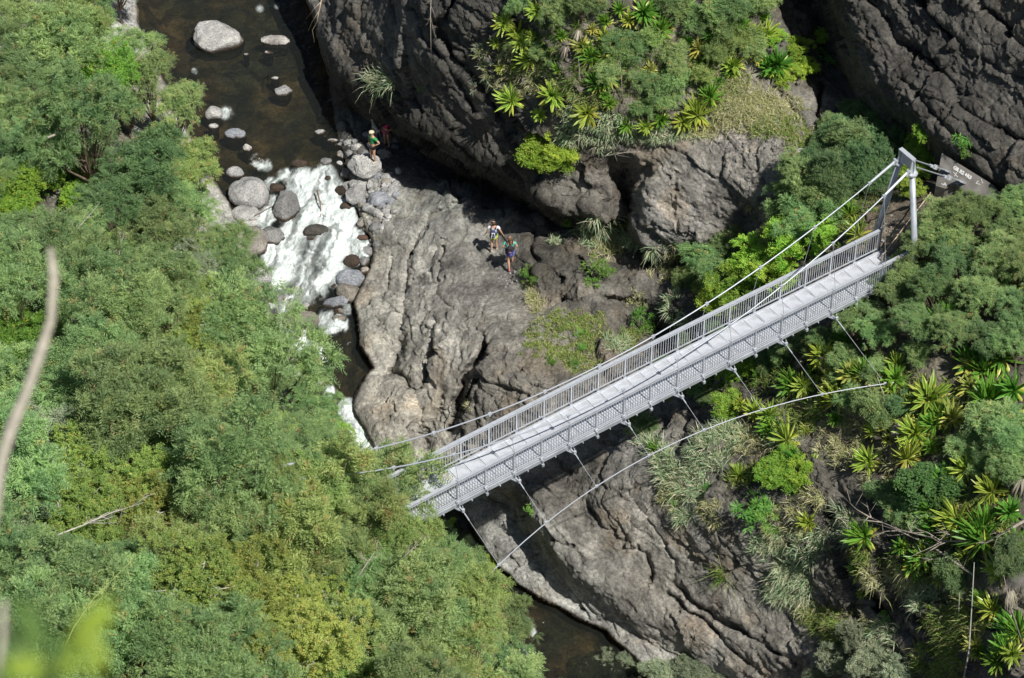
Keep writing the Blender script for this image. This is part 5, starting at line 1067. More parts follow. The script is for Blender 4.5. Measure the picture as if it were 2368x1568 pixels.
    for (u, v, ru, rv, k, L, kd) in Z:
        t = r.uniform(0, 2 * PI, k); q = np.sqrt(r.uniform(0, 1, k)) * (1 + .2 * r.normal(size=k)); uu = u + ru * q * np.cos(t); vv = v + rv * q * np.sin(t)
        ok = bil(GR, uu, vv) < -3
        P = gp(uu, vv); nn = gn(uu, vv)
        nb = 20
        for j in range(k):
            if not ok[j]: continue
            up = nn[j] * .6 + np.array([0, 0, .7]); ls = L * r.uniform(.6, 1.25)
            d = unit(unit(up) + r.normal(size=(nb, 3)) * .55); ln = ls * r.uniform(.5, 1.15, (nb, 1))
            b = P[j] + r.normal(size=(nb, 3)) * .05 * np.array([1, 1, .2]) - nn[j] * .02
            w = unit(np.cross(d, rdir(nb, r))) * r.uniform(.006, .013, (nb, 1)) * (1.3 if kd == 'b' else 1)
            mid = b + d * ln * .55; tip = b + d * ln + np.array([0, 0, -1]) * ln * r.uniform(.05, .5, (nb, 1))
            V.append(np.stack([b - w * .7, b + w * .7, mid + w, mid - w, mid - w, mid + w, tip + w * .15, tip - w * .15], 1).reshape(-1, 3))
            c = np.array(CC[kd])[r.integers(0, 3, nb)] * r.uniform(.7, 1.25, (nb, 1)) * r.uniform(.85, 1.15); C.append(np.repeat(c, 8, 0))
    V = np.concatenate(V); C = np.concatenate(C)
    o = meshobj('grass', V, np.arange(len(V)).reshape(-1, 4), leafmat('grass_blades', .3, .6, 0, 0, .1), cols=C)
    tag(o, 'tufts of dry, green and bluish grass on the rock ledges', 'grass', None, 'stuff')
grass()
# ------------------------------------------------------------------ anchor block with painted marks
def anchor():
    con = simple('weathered_concrete', (.20, .19, .175), .9, 0, .35, 2.5, .5)
    # corners of the sloping upper face, as seen
    a = W(2177, 354, 15.2); b = W(2296, 428, 15.2); q = W(2163, 430, 14.3)
    nn = unit(np.cross(b - a, q - a)); nn = nn if nn[2] > 0 else -nn
    def onp(u, v):
        d = W(u, v, 0) - CP; return CP + d * (((a - CP) @ nn) / (d @ nn))
    top = [a, b, onp(2330, 470), onp(2290, 480), onp(2240, 452), onp(2212, 424), onp(2184, 436), onp(2163, 430)]
    bot = [p + np.array([0, .35, -2.0]) for p in top]; n = len(top)
    V = top + bot; F = [tuple(range(n))] + [tuple(range(2 * n - 1, n - 1, -1))] + [(i, i + n, (i + 1) % n + n, (i + 1) % n) for i in range(n)]
    root = empty('anchor_block', (0, 0, 0), 'grey concrete anchor block with white painted letters below the dark cliff', 'anchor block')
    o = meshobj('concrete_block', V, F, con, root)
    # the face plane
    x = unit(b - a)
    y = np.cross(nn, x)
    white = simple('white_paint', (.72, .72, .70), .8, 0, .15, 9)
    def text(body, along, down, size, extra=None):
        cu = bpy.data.curves.new('lettering', 'FONT'); cu.body = body; cu.size = size; cu.extrude = .004; cu.offset = .012
        t = bpy.data.objects.new('lettering', cu); COL.objects.link(t)
        dg = bpy.context.evaluated_depsgraph_get(); me = bpy.data.meshes.new_from_object(t.evaluated_get(dg)); bpy.data.objects.remove(t)
        m = bpy.data.objects.new('painted_lettering', me); COL.objects.link(m); me.materials.clear(); me.materials.append(white)
        M = Matrix(((x[0], y[0], nn[0]), (x[1], y[1], nn[1]), (x[2], y[2], nn[2]))).to_4x4(); M.translation = Vector(a + x * along - y * down + nn * .012)
        m.matrix_world = M; m.parent = root; return m
    t0 = onp(2203, 390) - a; text('GR R2 +R3', float(t0 @ x), float(-(t0 @ y)), .17)
    for (p, q) in (((2204, 398), (2214, 410)), ((2212, 399), (2206, 408)), ((2176, 425), (2186, 428)), ((2179, 429), (2185, 423)), ((2184, 422), (2188, 430)), ((2262, 418), (2256, 424)), ((2256, 424), (2266, 427)), ((2268, 414), (2272, 424))):
        m = MB(); m.bar(onp(*p) + nn * .008, onp(*q) + nn * .008, .022, .006, up=nn); m.build('painted_stroke', white, root)
    return root
anchor()
# wire fence of the landing
def fence():
    m = MB(); root = empty('wire_fence', (0, 0, 0), 'leaning wooden-topped wire fence beside the path behind the right pylon', 'fence')
    wood = simple('grey_wood', (.42, .34, .24), .9, 0, .3, 6); wire = simple('rusty_wire', (.28, .27, .26), .6, .4, .2, 6)
    L = [W(2040, 590, 14.3), W(2075, 545, 14.5), (W(2105, 505, 14.6)), W(2150, 448, 14.8)]
    ms = MB()
    for a, b in zip(L[:-1], L[1:]): m.tube([a, b], .022, 6)
    m.build('top_rail', wood, root)
    for p in L:
        q = MB(); q.tube([p + ZZ * .05, p - ZZ * 1.1], .03, 6); q.build('fence_post', wood, root)
    for a, b in zip(L[:-1], L[1:]):
        n = 12
        for k in range(n + 1):
            t = k / n; p = a + (b - a) * t
            ms.tube([p, p + (b - a) / n * 3 - ZZ * .95], .006, 4); ms.tube([p, p - (b - a) / n * 3 - ZZ * .95], .006, 4)
    ms.build('wire_mesh', wire, root)
fence()
# ------------------------------------------------------------------ dead wood
def twig(name, paths, mat, label, cat, group=None):
    m = MB()
    for pl, r0 in paths: m.tube(pl, [r0 * (1 - .75 * i / (len(pl) - 1)) for i in range(len(pl))], 6)
    o = m.build(name, mat, None, True); return tag(o, label, cat, group)
GREYW = simple('grey_dead_wood', (.30, .265, .225), .9, 0, .3, 12)
def branchy(uvh, r0, seed, nsub=6, sub=.5):
    r = random.Random(seed); P = [W(*q) for q in uvh]; out = [(P, r0)]
    for k in range(nsub):
        i = r.randrange(len(P) - 1); t = r.random(); b = P[i] + (P[i + 1] - P[i]) * t; d = unit(P[i + 1] - P[i]) + np.array([r.gauss(0, .6), r.gauss(0, .6), r.gauss(.1, .5)])
        d = unit(d) * sub * r.uniform(.5, 1.4); out.append(([b, b + d * .5 + np.array([0, 0, r.gauss(0, .05)]), b + d], r0 * .45))
        for q in range(2):
            e = b + d * r.uniform(.3, .9); f = unit(d + np.array([r.gauss(0, 1), r.gauss(0, 1), r.gauss(0, 1)]) * sub * .6) * sub * .5; out.append(([e, e + f], r0 * .25))
    return out
GH_ = lambda u, v: float(ground_h(u, v))
twig('fallen_branch', branchy([(2367, 1205, 14.4), (2280, 1255, 13.2), (2180, 1250, 12.4), (2080, 1225, 11.8), (1960, 1175, 11)], .045, 1, 14, 1.0), GREYW, 'long pale dry branch lying across the rosettes at right', 'branch')
twig('fallen_branch', branchy([(2250, 1330, 12.3), (2150, 1260, 11.7), (2070, 1225, 11.4), (1990, 1200, 10.6)], .035, 2, 12, .9), GREYW, 'thinner dry branch crossing under the long pale one', 'branch')
twig('bare_stem', [([gp(2232, 1600), W(2240, 1500, GH_(2240, 1600) + 1.9), W(2247, 1390, GH_(2247, 1600) + 3.6), W(2252, 1300, GH_(2250, 1600) + 5.2)], .035)], WBARK, 'tall pale bare stem rising at lower right', 'plant stem')
twig('bare_stem', [([gp(2215, 1480), W(2216, 1420, GH_(2215, 1480) + 1.3), W(2218, 1370, GH_(2215, 1480) + 2.4)], .02)], WBARK, 'shorter pale stem left of the tall one', 'plant stem')
twig('bare_stem', [([gp(2366, 1500), W(2335, 1400, GH_(2366, 1500) + 2), W(2320, 1330, GH_(2366, 1500) + 3.4)], .03)], GREYW, 'grey leaning stem at the right edge among rosettes', 'plant stem')
twig('bare_stem', [([gp(1344, 250), W(1341, 190, GH_(1344, 250) + 1.2), W(1337, 130, GH_(1344, 250) + 2.3)], .022)], GREYW, 'upright grey stick left among the upper rosettes', 'plant stem')
twig('bare_stem', [([gp(1398, 235), W(1415, 180, GH_(1398, 235) + 1.2), W(1432, 140, GH_(1398, 235) + 2.0)], .02), ([gp(1440, 240), W(1437, 190, GH_(1440, 240) + 1.1), W(1433, 142, GH_(1440, 240) + 2.0)], .02)], GREYW, 'pair of grey sticks meeting in a peak among the upper rosettes', 'plant stem')
twig('bare_stem', [([gp(1545, 210), W(1525, 170, GH_(1545, 210) + .6), W(1505, 138, GH_(1545, 210) + 1.1)], .03)], GREYW, 'slanting grey stick at the middle of the upper shrubs', 'plant stem')
twig('bare_stem', [([gp(2098, 845), W(2103, 790, GH_(2100, 845) + .9), W(2110, 755, GH_(2100, 845) + 1.6)], .03)], BARK, 'brown stake below the right end of the walkway', 'plant stem')
twig('flower_stalk', [([gp(2058, 945), W(2040, 905, GH_(2058, 945) + .9), W(2028, 872, GH_(2058, 945) + 1.6)], .03)], WBARK, 'pale dry stalk standing over the big withered rosette', 'plant stem')
twig('hanging_root', [([W(745, -10, 8.3), W(738, 25, 8.0), W(722, 50, 7.2), W(712, 72, 6.5)], .03), ([W(738, 20, 8.0), W(733, 50, 7.2), W(722, 70, 6.5), W(727, 98, 6)], .025), ([W(742, 5, 8.2), W(725, 22, 7.8), W(708, 44, 7)], .02)], simple('root_wood', (.42, .33, .24), .9, 0, .2, 8), 'tangle of tan roots hanging over the shaded cliff at the top', 'root')
twig('hanging_root', branchy([(997, -20, 12.6), (995, 40, 12), (996, 100, 11.2), (997, 150, 10)], .018, 5, 5, .5), GREYW, 'thin grey stem hanging down the upper cliff face', 'root')
twig('driftwood', branchy([(733, 440, 1.5), (740, 470, 1.3), (742, 490, 1.1), (750, 500, 1.0)], .04, 6, 5, .5), BARK, 'dark dead branch caught upright in the rapid', 'driftwood')
twig('driftwood', branchy([(590, 497, 1.4), (625, 478, 1.35), (655, 466, 1.2)], .025, 7, 8, .5), GREYW, 'tan twigs jammed between the round boulder and the dark domed one', 'driftwood')
twig('driftwood', branchy([(655, 775, 1.0), (690, 778, 1.0), (730, 745, 1.1)], .016, 8, 16, .5), GREYW, 'bare brown twigs below the broad brown boulder', 'driftwood')
twig('fallen_branch', branchy([(1130, 90, 12.4), (1180, 50, 13.3), (1235, 28, 13.6)], .03, 9, 5, .4), GREYW, 'grey fallen branch at the upper left of the rosettes', 'branch')
twig('fallen_branch', branchy([(1390, 362, 11.0), (1450, 352, 11.2), (1510, 352, 11.1)], .02, 10, 4, .4), GREYW, 'thin dry stick lying over the cleft of the round boulder', 'branch')
twig('fallen_branch', branchy([(340, 1500, 19.0), (420, 1518, 18.6), (540, 1532, 18.2), (640, 1536, 17.8), (730, 1510, 17.4)], .06, 11, 10, .8), WBARK, 'long white bare limb over the leaves at the lower left', 'branch')
twig('fallen_branch', branchy([(350, 1478, 19.2), (430, 1472, 19.0), (500, 1448, 18.8)], .05, 12, 6, .6), WBARK, 'shorter white limb above the long one at the lower left', 'branch')
twig('fallen_branch', branchy([(100, 1250, 19.6), (190, 1215, 19.3), (260, 1185, 19.0), (340, 1160, 18.7)], .028, 13, 12, .6), WBARK, 'white forked limb on the grey-green tree at left', 'branch')
twig('fallen_branch', branchy([(110, 318, 10.2), (160, 300, 9.8), (215, 280, 9.4), (260, 268, 9.0)], .045, 14, 4, .5), GREYW, 'crooked tan limb above the bright sword leaves at left', 'branch')
for k, (u, v, h, du, dv) in enumerate([(275, 590, 10.5, 12, -55), (170, 540, 11, 60, -70), (430, 560, 7.5, 45, -50), (600, 330, 5, 0, 0), (60, 640, 13, 35, -80), (300, 150, 7.2, 60, -50), (560, 1000, 12, 50, -45), (470, 1110, 17, 50, -30), (830, 1330, 17, 40, -60), (760, 1440, 15, 20, -60), (930, 1290, 17.0, 40, -35), (130, 740, 13, 50, -60)]):
    if du: later(twig('bare_stem', branchy([(u, v, h), (u + du * .5, v + dv * .5, h + .2), (u + du, v + dv, h + .4)], .028, 20 + k, 5, .4), GREYW, None, 'branch', 'bare limbs showing through the wooded bank'), 'bare grey limb among leaves', u, v)
# ------------------------------------------------------------------ people
SKIN = simple('skin', (.52, .30, .20), .6, 0, .08, 20)
def skinmesh(name, nodes, edges, mat, parent=None, sub=1):
    """nodes: {key: ((x, y, z), radius)}; one continuous surface grown round the edges"""
    keys = list(nodes); me = bpy.data.meshes.new(name)
    me.from_pydata([nodes[k][0] for k in keys], [(keys.index(a), keys.index(b)) for a, b in edges], [])
    o = bpy.data.objects.new(name, me); COL.objects.link(o)
    md = o.modifiers.new('s', 'SKIN'); md.use_smooth_shade = True; md.branch_smoothing = .4
    if not me.skin_vertices: 
        with bpy.context.temp_override(object=o, active_object=o): bpy.ops.mesh.customdata_skin_add()
    for i, k in enumerate(keys):
        r = nodes[k][1]; me.skin_vertices[0].data[i].radius = r if hasattr(r, '__len__') else (r, r)
    me.skin_vertices[0].data[0].use_root = True
    sb = o.modifiers.new('u', 'SUBSURF'); sb.levels = sb.render_levels = sub
    bpy.context.view_layer.update()
    ev = o.evaluated_get(bpy.context.evaluated_depsgraph_get()); nm = bpy.data.meshes.new_from_object(ev)
    bpy.data.objects.remove(o)
    n = bpy.data.objects.new(name, nm); COL.objects.link(n); nm.materials.clear(); nm.materials.append(mat)
    nm.polygons.foreach_set('use_smooth', np.ones(len(nm.polygons), bool))
    if parent is not None: n.parent = parent
    return n
def person(pose, colours, loc, face, height, label, hair='short', cap=None):
    """pose: joint positions in metres for a 1.7 m figure looking along +y"""
    J = dict(pel=(0, 0, .93), sp=(0, 0, 1.10), ch=(0, .0, 1.30), nk=(0, 0, 1.46), hd0=(0, .01, 1.54), hd=(0, .02, 1.62), hd2=(0, .01, 1.68))
    J.update(pose)
    Rr = dict(pel=(.155, .11), sp=(.125, .09), ch=(.155, .105), nk=.055, hd0=.065, hd=(.082, .10), hd2=(.06, .07))
    nodes = {k: (J[k], Rr[k]) for k in Rr}; E = [('pel', 'sp'), ('sp', 'ch'), ('ch', 'nk'), ('nk', 'hd0'), ('hd0', 'hd'), ('hd', 'hd2')]
    nodes['nose'] = ((J['hd'][0], J['hd'][1] + .105, J['hd'][2] - .015), .014); E.append(('hd', 'nose'))
    for s_, n_ in ((-1, 'l'), (1, 'r')):
        nodes['ear' + n_] = ((J['hd'][0] + s_ * .088, J['hd'][1] - .01, J['hd'][2] - .01), .016); E.append(('hd', 'ear' + n_))
    for n_ in 'lr':
        for k, r_ in (('sh', .055), ('el', .040), ('wr', .027), ('hip', .088), ('kn', .056), ('an', .036)): nodes[k + n_] = (J[k + n_], r_)
        el = np.array(J['el' + n_]); wr = np.array(J['wr' + n_]); kn = np.array(J['kn' + n_]); an = np.array(J['an' + n_])
        nodes['ca' + n_] = (tuple(kn + (an - kn) * .3 + np.array([0, -.012, 0])), .055); nodes['th' + n_] = (tuple((np.array(J['hip' + n_]) * .6 + kn * .4)), .078)
        hd = unit(wr - el); pm = wr + hd * .06; sd = unit(np.cross(hd, (0, 1, .3))); nodes['pm' + n_] = (tuple(pm), (.036, .016))
        E += [('ch', 'sh' + n_), ('sh' + n_, 'el' + n_), ('el' + n_, 'wr' + n_), ('wr' + n_, 'pm' + n_), ('pel', 'hip' + n_), ('hip' + n_, 'th' + n_), ('th' + n_, 'kn' + n_), ('kn' + n_, 'ca' + n_), ('ca' + n_, 'an' + n_)]
        for q, (off, ln) in enumerate(((-.027, .070), (-.009, .078), (.009, .073), (.027, .058))):
            a = pm + sd * off + hd * .03; b = a + hd * ln * .5; c = b + (hd * .8 + np.array([0, .5, -.1])) * ln * .45
            nodes['f%d%s' % (q, n_)] = (tuple(a), .010); nodes['g%d%s' % (q, n_)] = (tuple(b), .009); nodes['h%d%s' % (q, n_)] = (tuple(c), .008)
            E += [('pm' + n_, 'f%d%s' % (q, n_)), ('f%d%s' % (q, n_), 'g%d%s' % (q, n_)), ('g%d%s' % (q, n_), 'h%d%s' % (q, n_))]
        t0 = pm - hd * .02 + np.array([0, .025, 0]); t1 = t0 + (hd + np.array([0, .9, 0])) * .028; nodes['t0' + n_] = (tuple(t0), .011); nodes['t1' + n_] = (tuple(t1), .009); E += [('wr' + n_, 't0' + n_), ('t0' + n_, 't1' + n_)]
        ft = an + np.array([0, .09, -.035]); nodes['ft' + n_] = (tuple(ft), (.035, .028)); E.append(('an' + n_, 'ft' + n_))
    root = empty('person', loc, label, 'person'); root.rotation_euler = (0, 0, face); sc = height / 1.74; root.scale = (sc, sc, sc)
    skinmesh('body', nodes, E, SKIN, root)
    def cloth(nm, keys, edges, grow, mat):
        N_ = {}
        for k in keys:
            p, r_ = (nodes[k] if k in nodes else keys[k]) if not isinstance(keys, dict) or keys[k] is None else keys[k]
            N_[k] = (p, tuple(np.array(r_ if hasattr(r_, '__len__') else (r_, r_)) + grow))
        return skinmesh(nm, N_, edges, mat, root)
    lerp = lambda a, b, t: tuple(np.array(J[a]) * (1 - t) + np.array(J[b]) * t)
    shirt = {'pel': (tuple(np.array(J['pel']) + (0, 0, .07)), (.15, .108)), 'sp': None, 'ch': None, 'nk': (tuple(np.array(J['nk']) - (0, 0, .05)), .06)}; SE = [('pel', 'sp'), ('sp', 'ch'), ('ch', 'nk')]
    for n_ in 'lr':
        shirt['sh' + n_] = None; SE.append(('ch', 'sh' + n_))
        if colours.get('sleeve', True): shirt['sv' + n_] = (lerp('sh' + n_, 'el' + n_, .55), .052); SE.append(('sh' + n_, 'sv' + n_))
    cloth('shirt', shirt, SE, .013, simple('shirt_cloth', colours['shirt'], .85, 0, .12, 14))
    sh = {'pel': None}; SE = []
    for n_ in 'lr': sh['hip' + n_] = None; sh['ls' + n_] = (lerp('hip' + n_, 'kn' + n_, colours.get('leg', .45)), .088); SE += [('pel', 'hip' + n_), ('hip' + n_, 'ls' + n_)]
    cloth('shorts', sh, SE, .015, simple('shorts_cloth', colours['shorts'], .85, 0, .3, 18))
    sm_ = simple('shoe_leather', colours['shoes'], .7, 0, .2, 20)
    for n_ in 'lr':
        an = np.array(J['an' + n_]); N_ = {'a': (tuple(an), .048), 'b': (tuple(an + (0, -.03, -.035)), .048), 'c': (tuple(an + (0, .12, -.045)), (.045, .036)), 'd': (tuple(an + (0, .17, -.05)), (.035, .026))}
        skinmesh('shoe', N_, [('a', 'b'), ('b', 'c'), ('c', 'd')], sm_, root)
    h = np.array(J['hd']); hm = simple('hair', colours['hair'], .6, 0, .2, 30)
    N_ = {'a': (tuple(h + (0, -.025, .065)), (.118, .118)), 'b': (tuple(h + (0, -.055, .0)), (.115, .095)), 'c': (tuple(h + (0, -.075, -.08)), (.065, .055))}
    if hair == 'tail': N_['d'] = (tuple(h + (0, -.11, -.13)), .03); N_['e'] = (tuple(h + (0, -.12, -.24)), .018)
    skinmesh('hair', N_, [('a', 'b'), ('b', 'c')] + ([('c', 'd'), ('d', 'e')] if hair == 'tail' else []), hm, root)
    em = simple('eye', (.03, .02, .02), .3); 
    for s_ in (-1, 1): m = MB(); m.box(h + (s_ * .032, .094, .012), (.011, 0, 0), (0, .006, 0), (0, 0, .006)); m.build('eye', em, root)
    m = MB(); m.box(h + (0, .094, -.05), (.022, 0, 0), (0, .006, 0), (0, 0, .005)); m.build('mouth', simple('lips', (.35, .12, .10), .5), root)
    if cap:
        cm = simple('cap_cloth', cap, .85, 0, .1, 20); N_ = {'a': (tuple(h + (0, 0, .10)), (.125, .125)), 'b': (tuple(h + (0, -.01, .05)), (.130, .130)), 'c': (tuple(h + (0, .15, .035)), (.065, .012))}
        skinmesh('cap', N_, [('a', 'b'), ('b', 'c')], cm, root)
    return root, J
def backpack(loc, face, sc, body, trim, label, panel):
    root = empty('backpack', loc, label, 'backpack'); root.rotation_euler = (.06, 0, face); root.scale = (sc, sc, sc)
    bmat = simple('pack_cloth', body, .8, 0, .15, 20); tm = simple('pack_trim', trim, .7, 0, .1, 20); pm = simple('pack_panel', panel, .8, 0, .15, 20)
    N_ = {'a': ((0, -.22, 1.08), (.135, .085)), 'b': ((0, -.225, 1.22), (.145, .10)), 'c': ((0, -.20, 1.38), (.12, .075)), 'd': ((0, -.18, 1.46), (.07, .04))}
    skinmesh('pack_body', N_, [('a', 'b'), ('b', 'c'), ('c', 'd')], bmat, root)
    skinmesh('front_pocket', {'a': ((0, -.31, 1.12), (.085, .035)), 'b': ((0, -.32, 1.24), (.08, .035))}, [('a', 'b')], pm, root)
    for q in ((-.07, 1.05, 1.36), (.07, 1.05, 1.36)): m = MB(); m.tube([(q[0], -.345, q[1] + .05), (q[0] * 1.1, -.34, q[1] + .17), (q[0] * .6, -.30, q[2])], .013, 6); m.build('trim_band', tm, root)
    m = MB(); m.bar((-.075, -.30, 1.385), (.075, -.30, 1.385), .02, .03); m.build('top_band', tm, root)
    for s_ in (-1, 1): m = MB(); m.tube([(s_ * .09, -.13, 1.43), (s_ * .10, -.02, 1.475), (s_ * .11, .12, 1.38), (s_ * .13, .10, 1.18), (s_ * .14, -.10, 1.08)], .022, 6); m.build('shoulder_strap', bmat, root)
    return root
def people():
    walkA = dict(shl=(-.19, 0, 1.41), shr=(.19, 0, 1.41), ell=(-.27, -.02, 1.16), elr=(.30, -.03, 1.17), wrl=(-.36, .04, .93), wrr=(.39, .02, .94), hipl=(-.09, 0, .88), hipr=(.09, 0, .88), knl=(-.09, .02, .49), knr=(.10, .05, .49), anl=(-.10, -.07, .08), anr=(.12, .06, .09))
    g = gp(1141.8, 580)
    p1 = person(walkA, dict(shirt=(.75, .77, .82), shorts=(.42, .50, .08), shoes=(.55, .53, .42), hair=(.06, .035, .02), leg=.5), g, -.05, 1.60, 'walker in white t-shirt and yellow-green patterned shorts, left of the two', 'short')
    backpack(g, -.05, 1.60 / 1.74, (.035, .05, .13), (.75, .77, .78), 'navy blue and white backpack on the white-shirted walker', (.06, .08, .20))
    g2 = gp(1180, 621)
    walkB = dict(shl=(-.18, 0, 1.41), shr=(.18, 0, 1.41), ell=(-.30, -.06, 1.20), elr=(.30, -.06, 1.20), wrl=(-.20, .12, 1.24), wrr=(.20, .12, 1.24), hipl=(-.085, 0, .88), hipr=(.085, 0, .88), knl=(-.06, -.02, .49), knr=(.10, .14, .52), anl=(-.03, -.16, .08), anr=(.11, .16, .17))
    person(walkB, dict(shirt=(.10, .42, .33), shorts=(.10, .12, .42), shoes=(.60, .12, .22), hair=(.14, .075, .04), leg=.42), g2, .05, 1.72, 'walker in turquoise t-shirt and blue shorts, right of the two on the path', 'tail')
    backpack(g2, .05, 1.05 * 1.72 / 1.74, (.025, .022, .03), (.05, .04, .05), 'black and dull purple backpack on the turquoise-shirted walker', (.16, .09, .17))
    # man on the flat-topped boulder
    bo = [o for o in bpy.data.objects if o.get('label', '').startswith('large flat-topped')][0]
    co = np.array([v.co[:] for v in bo.data.vertices]) + np.array(bo.location); nr = np.array([v.normal[:] for v in bo.data.vertices])
    uu, vv = PR(co); k = int(np.argmin(np.hypot(uu - 864, vv - 373) + 1000 * ((nr @ np.array([0, -.7, .7])) < .3))); f = co[k]
    hips = dict(shl=(-.19, 0, 1.41), shr=(.19, 0, 1.41), ell=(-.36, -.10, 1.20), elr=(.36, -.10, 1.20), wrl=(-.19, .03, 1.03), wrr=(.19, .03, 1.03), hipl=(-.09, 0, .88), hipr=(.09, 0, .88), knl=(-.11, .03, .49), knr=(.12, .03, .49), anl=(-.13, -.02, .08), anr=(.15, -.02, .08))
    person(hips, dict(shirt=(.03, .30, .09), shorts=(.03, .032, .035), shoes=(.55, .52, .45), hair=(.25, .2, .15), leg=.5), f + np.array([0, 0, -.02]), 2.25, 1.68, 'person in green t-shirt, dark shorts and pale cap standing on the flat-topped boulder', 'short', (.62, .56, .40))
    g4 = gp(895, 341)
    person(hips, dict(shirt=(.50, .03, .12), shorts=(.42, .10, .16), shoes=(.08, .07, .07), hair=(.05, .03, .02), leg=.4, sleeve=False), g4, 2.3, 1.66, 'person in crimson sleeveless top and patterned shorts in the cliff shade', 'tail')
    # dog in the shade
    g5 = gp(869, 312); dm = simple('dog_fur', (.50, .47, .42), .9, 0, .2, 25)
    root = empty('dog', g5, 'pale shaggy dog standing in the cliff shade beside the crimson-topped person', 'dog'); root.rotation_euler = (0, 0, .45); root.scale = (.78, .78, .78)
    Nn = dict(pel=((0, -.30, .50), (.10, .12)), bel=((0, -.08, .49), (.105, .125)), che=((0, .18, .48), (.12, .16)), nk=((0, .34, .60), (.075, .085)), hd=((0, .44, .72), (.075, .075)), mz=((0, .56, .68), (.042, .042)), no=((0, .62, .67), .028), t1=((0, -.42, .58), .04), t2=((0, -.55, .70), .035), t3=((0, -.56, .82), .02))
    E = [('pel', 'bel'), ('bel', 'che'), ('che', 'nk'), ('nk', 'hd'), ('hd', 'mz'), ('mz', 'no'), ('pel', 't1'), ('t1', 't2'), ('t2', 't3')]
    for s_, n_ in ((-1, 'l'), (1, 'r')):
        Nn['ea' + n_] = ((s_ * .08, .40, .76), .022); Nn['eb' + n_] = ((s_ * .10, .41, .69), .02)
        Nn.update({'fs' + n_: ((s_ * .09, .20, .40), .055), 'fe' + n_: ((s_ * .09, .17, .24), .036), 'fw' + n_: ((s_ * .09, .20, .10), .026), 'fp' + n_: ((s_ * .09, .23, .03), .03), 'hk' + n_: ((s_ * .09, -.24, .32), .06), 'ho' + n_: ((s_ * .09, -.38, .18), .03), 'hp' + n_: ((s_ * .09, -.35, .03), .03)})
        E += [('hd', 'ea' + n_), ('ea' + n_, 'eb' + n_), ('che', 'fs' + n_), ('fs' + n_, 'fe' + n_), ('fe' + n_, 'fw' + n_), ('fw' + n_, 'fp' + n_), ('pel', 'hk' + n_), ('hk' + n_, 'ho' + n_), ('ho' + n_, 'hp' + n_)]
    skinmesh('body', Nn, E, dm, root)
people()
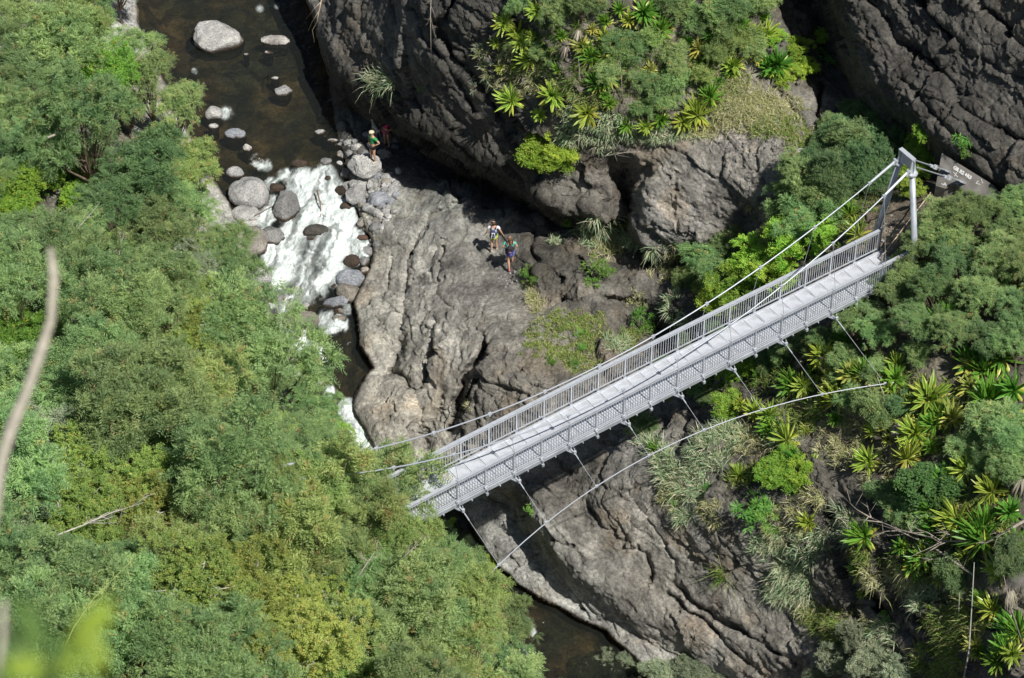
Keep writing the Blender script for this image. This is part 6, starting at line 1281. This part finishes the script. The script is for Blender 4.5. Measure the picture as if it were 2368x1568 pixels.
# ------------------------------------------------------------------ plants right beside the viewpoint, out of focus
def DP(u, v, d):
    r = FW + RT * ((u - 1183.5) / FPX) - UP * ((v - 784) / FPX); return CP + r * d
def near_plants():
    bark = simple('near_bark', (.36, .33, .27), .9, 0, .35, 60)
    m = MB(); m.tube([DP(u, v, d) for u, v, d in ((116, 575, 10), (124, 640, 10), (118, 740, 10), (92, 820, 10), (62, 905, 9.9), (28, 985, 9.8), (4, 1060, 9.7), (-15, 1180, 9.5), (-60, 1400, 9.2), (-140, 1700, 9))], [.010, .0175, .0145, .0195, .017, .0215, .0185, .023, .024, .026], 10)
    tag(m.build('near_branch', bark, None, True), 'pale bare out-of-focus branch curving up the left side, closest to the viewer', 'branch')
    m = MB(); m.tube([DP(10, 1390, 7), DP(6, 1470, 7), DP(-10, 1600, 7)], [.006, .009, .010], 8); tag(m.build('near_branch', bark, None, True), 'thin blurred branch at the very left edge beside the blurred leaves', 'branch')
    m = MB(); m.tube([DP(2460, 1330, 7), DP(2370, 1342, 7), DP(2325, 1352, 7)], [.014, .012, .004], 8); tag(m.build('near_branch', simple('near_grey_bark', (.17, .16, .15), .9, 0, .3, 60), None, True), 'blurred grey twig tip poking in from the right edge', 'branch')
    root = empty('near_leafy_shoot', DP(60, 1700, 4.2), 'out-of-focus lime-green leafy shoot in the lower left corner', 'leafy shoot'); o0 = np.array(root.location)
    V = []; F = []; C = []; r = np.random.default_rng(3)
    def leaf(u, v, d, L, az, col, tilt):
        c = DP(u, v, d); ax = RT * math.cos(az) + UP * math.sin(az); ax = unit(ax + FW * tilt); sd = unit(np.cross(ax, FW)); b = len(V); n = 8
        for k in range(n + 1):
            q = k / n; w = L * .27 * math.sin(PI * q**.8) * (1 - .3 * q)
            for e in (-1, 0, 1): V.append(c + ax * L * (q - .5) + sd * w * e + np.cross(ax, sd) * (-.06 * L * abs(e) + .1 * L * q * q)); C.append(np.array(col) * r.uniform(.9, 1.1))
        for k in range(n):
            for j in (0, 1): F.append((b + 3 * k + j, b + 3 * k + j + 1, b + 3 * k + j + 4, b + 3 * k + j + 3))
    lim = (.30, .48, .06); grn = (.13, .27, .07)
    for (u, v, L, az, c) in ((205, 1440, .060, 1.0, lim), (235, 1420, .050, 1.4, lim), (180, 1490, .055, .3, lim), (225, 1500, .050, -.9, lim), (150, 1530, .050, 2.4, lim), (60, 1420, .055, 2.0, grn), (80, 1470, .055, .9, grn), (30, 1480, .050, 1.5, grn), (60, 1540, .060, .2, lim), (15, 1550, .055, .8, grn), (110, 1560, .055, .1, lim), (250, 1400, .03, 1.5, lim), (215, 1540, .04, -.3, lim), (130, 1500, .045, 1.8, grn)):
        leaf(u, v, 4.0 + r.uniform(-.15, .15), L, az, c, r.uniform(-.4, .4))
    meshobj('leaves', np.array(V) - o0, np.array(F), LEAF, root, True, np.array(C))
    m = MB(); m.tube([DP(60, 1700, 4.2) - o0, DP(90, 1590, 4.1) - o0, DP(150, 1510, 4.05) - o0, DP(215, 1430, 4) - o0], [.004, .0035, .003, .002], 6); m.tube([DP(95, 1585, 4.1) - o0, DP(60, 1480, 4.05) - o0, DP(58, 1420, 4) - o0], [.003, .0025, .0015], 6); m.build('stem', simple('green_stem', (.22, .36, .08), .6, 0, .1, 40), root)
    # seeding stalk a little farther off
    gm = simple('pale_green_stalk', (.30, .38, .12), .7, 0, .15, 20); st = []
    st.append(([DP(120, 1560, 60), DP(170, 1450, 60), DP(215, 1385, 60), DP(260, 1340, 60), DP(305, 1296, 60)], .014)); st.append(([DP(180, 1440, 60), DP(215, 1430, 60), DP(260, 1432, 60)], .009)); st.append(([DP(181, 1425, 60), DP(168, 1370, 60), DP(157, 1320, 60)], .008))
    rr = random.Random(2)
    for k in range(22):
        t = rr.random(); a = DP(190 + 115 * t, 1420 - 120 * t, 60); dx = rr.gauss(0, 16); dy = rr.gauss(0, 16); st.append(([a, a + RT * dx / 115 + UP * dy / 115], .006))
        for q in range(3): b = a + (RT * dx + UP * dy) / 115 * rr.uniform(.3, 1); st.append(([b, b + RT * rr.gauss(0, .05) + UP * rr.gauss(0, .05)], .011))
    twig('seed_stalk', st, gm, 'tall pale green seeding stalk leaning right above the blurred leaves', 'plant stem')
near_plants()
finish_labels()
# ------------------------------------------------------------------ light, sky, camera
def sky_and_camera():
    w = bpy.data.worlds.new('World'); SC.world = w; w.use_nodes = True; nt = w.node_tree
    bg = nt.nodes['Background']; sk = nt.nodes.new('ShaderNodeTexSky'); sk.sky_type = 'NISHITA'; sk.sun_disc = False
    S = np.array([.338, -.425, .839])
    sk.sun_elevation = math.asin(.839); sk.sun_rotation = math.atan2(S[0], S[1])
    nt.links.new(sk.outputs[0], bg.inputs[0]); bg.inputs[1].default_value = .05
    l = bpy.data.lights.new('sun', 'SUN'); l.energy = 4.9; l.angle = math.radians(.5); l.color = (1, .955, .88)
    o = bpy.data.objects.new('sun', l); COL.objects.link(o); o.rotation_euler = Vector(S).to_track_quat('Z', 'Y').to_euler()
    cam = bpy.data.cameras.new('camera'); c = bpy.data.objects.new('camera', cam); COL.objects.link(c)
    c.location = Vector(CP); c.rotation_euler = (PI / 2 - PITCH, 0, 0)
    cam.sensor_fit = 'HORIZONTAL'; cam.sensor_width = 36; cam.lens = FPX / 2367 * 36
    cam.clip_start = .5; cam.clip_end = 1000
    cam.dof.use_dof = True; cam.dof.focus_distance = 120; cam.dof.aperture_fstop = cam.lens / 1000 / .034
    SC.camera = c
    SC.view_settings.view_transform = 'Standard'; SC.view_settings.look = 'None'; SC.view_settings.exposure = .28; SC.view_settings.gamma = 1
    SC.cycles.use_denoising = True
    SC.cycles.max_bounces = 6; SC.cycles.diffuse_bounces = 2; SC.cycles.glossy_bounces = 2; SC.cycles.transparent_max_bounces = 8
    SC.cycles.use_adaptive_sampling = True
sky_and_camera()
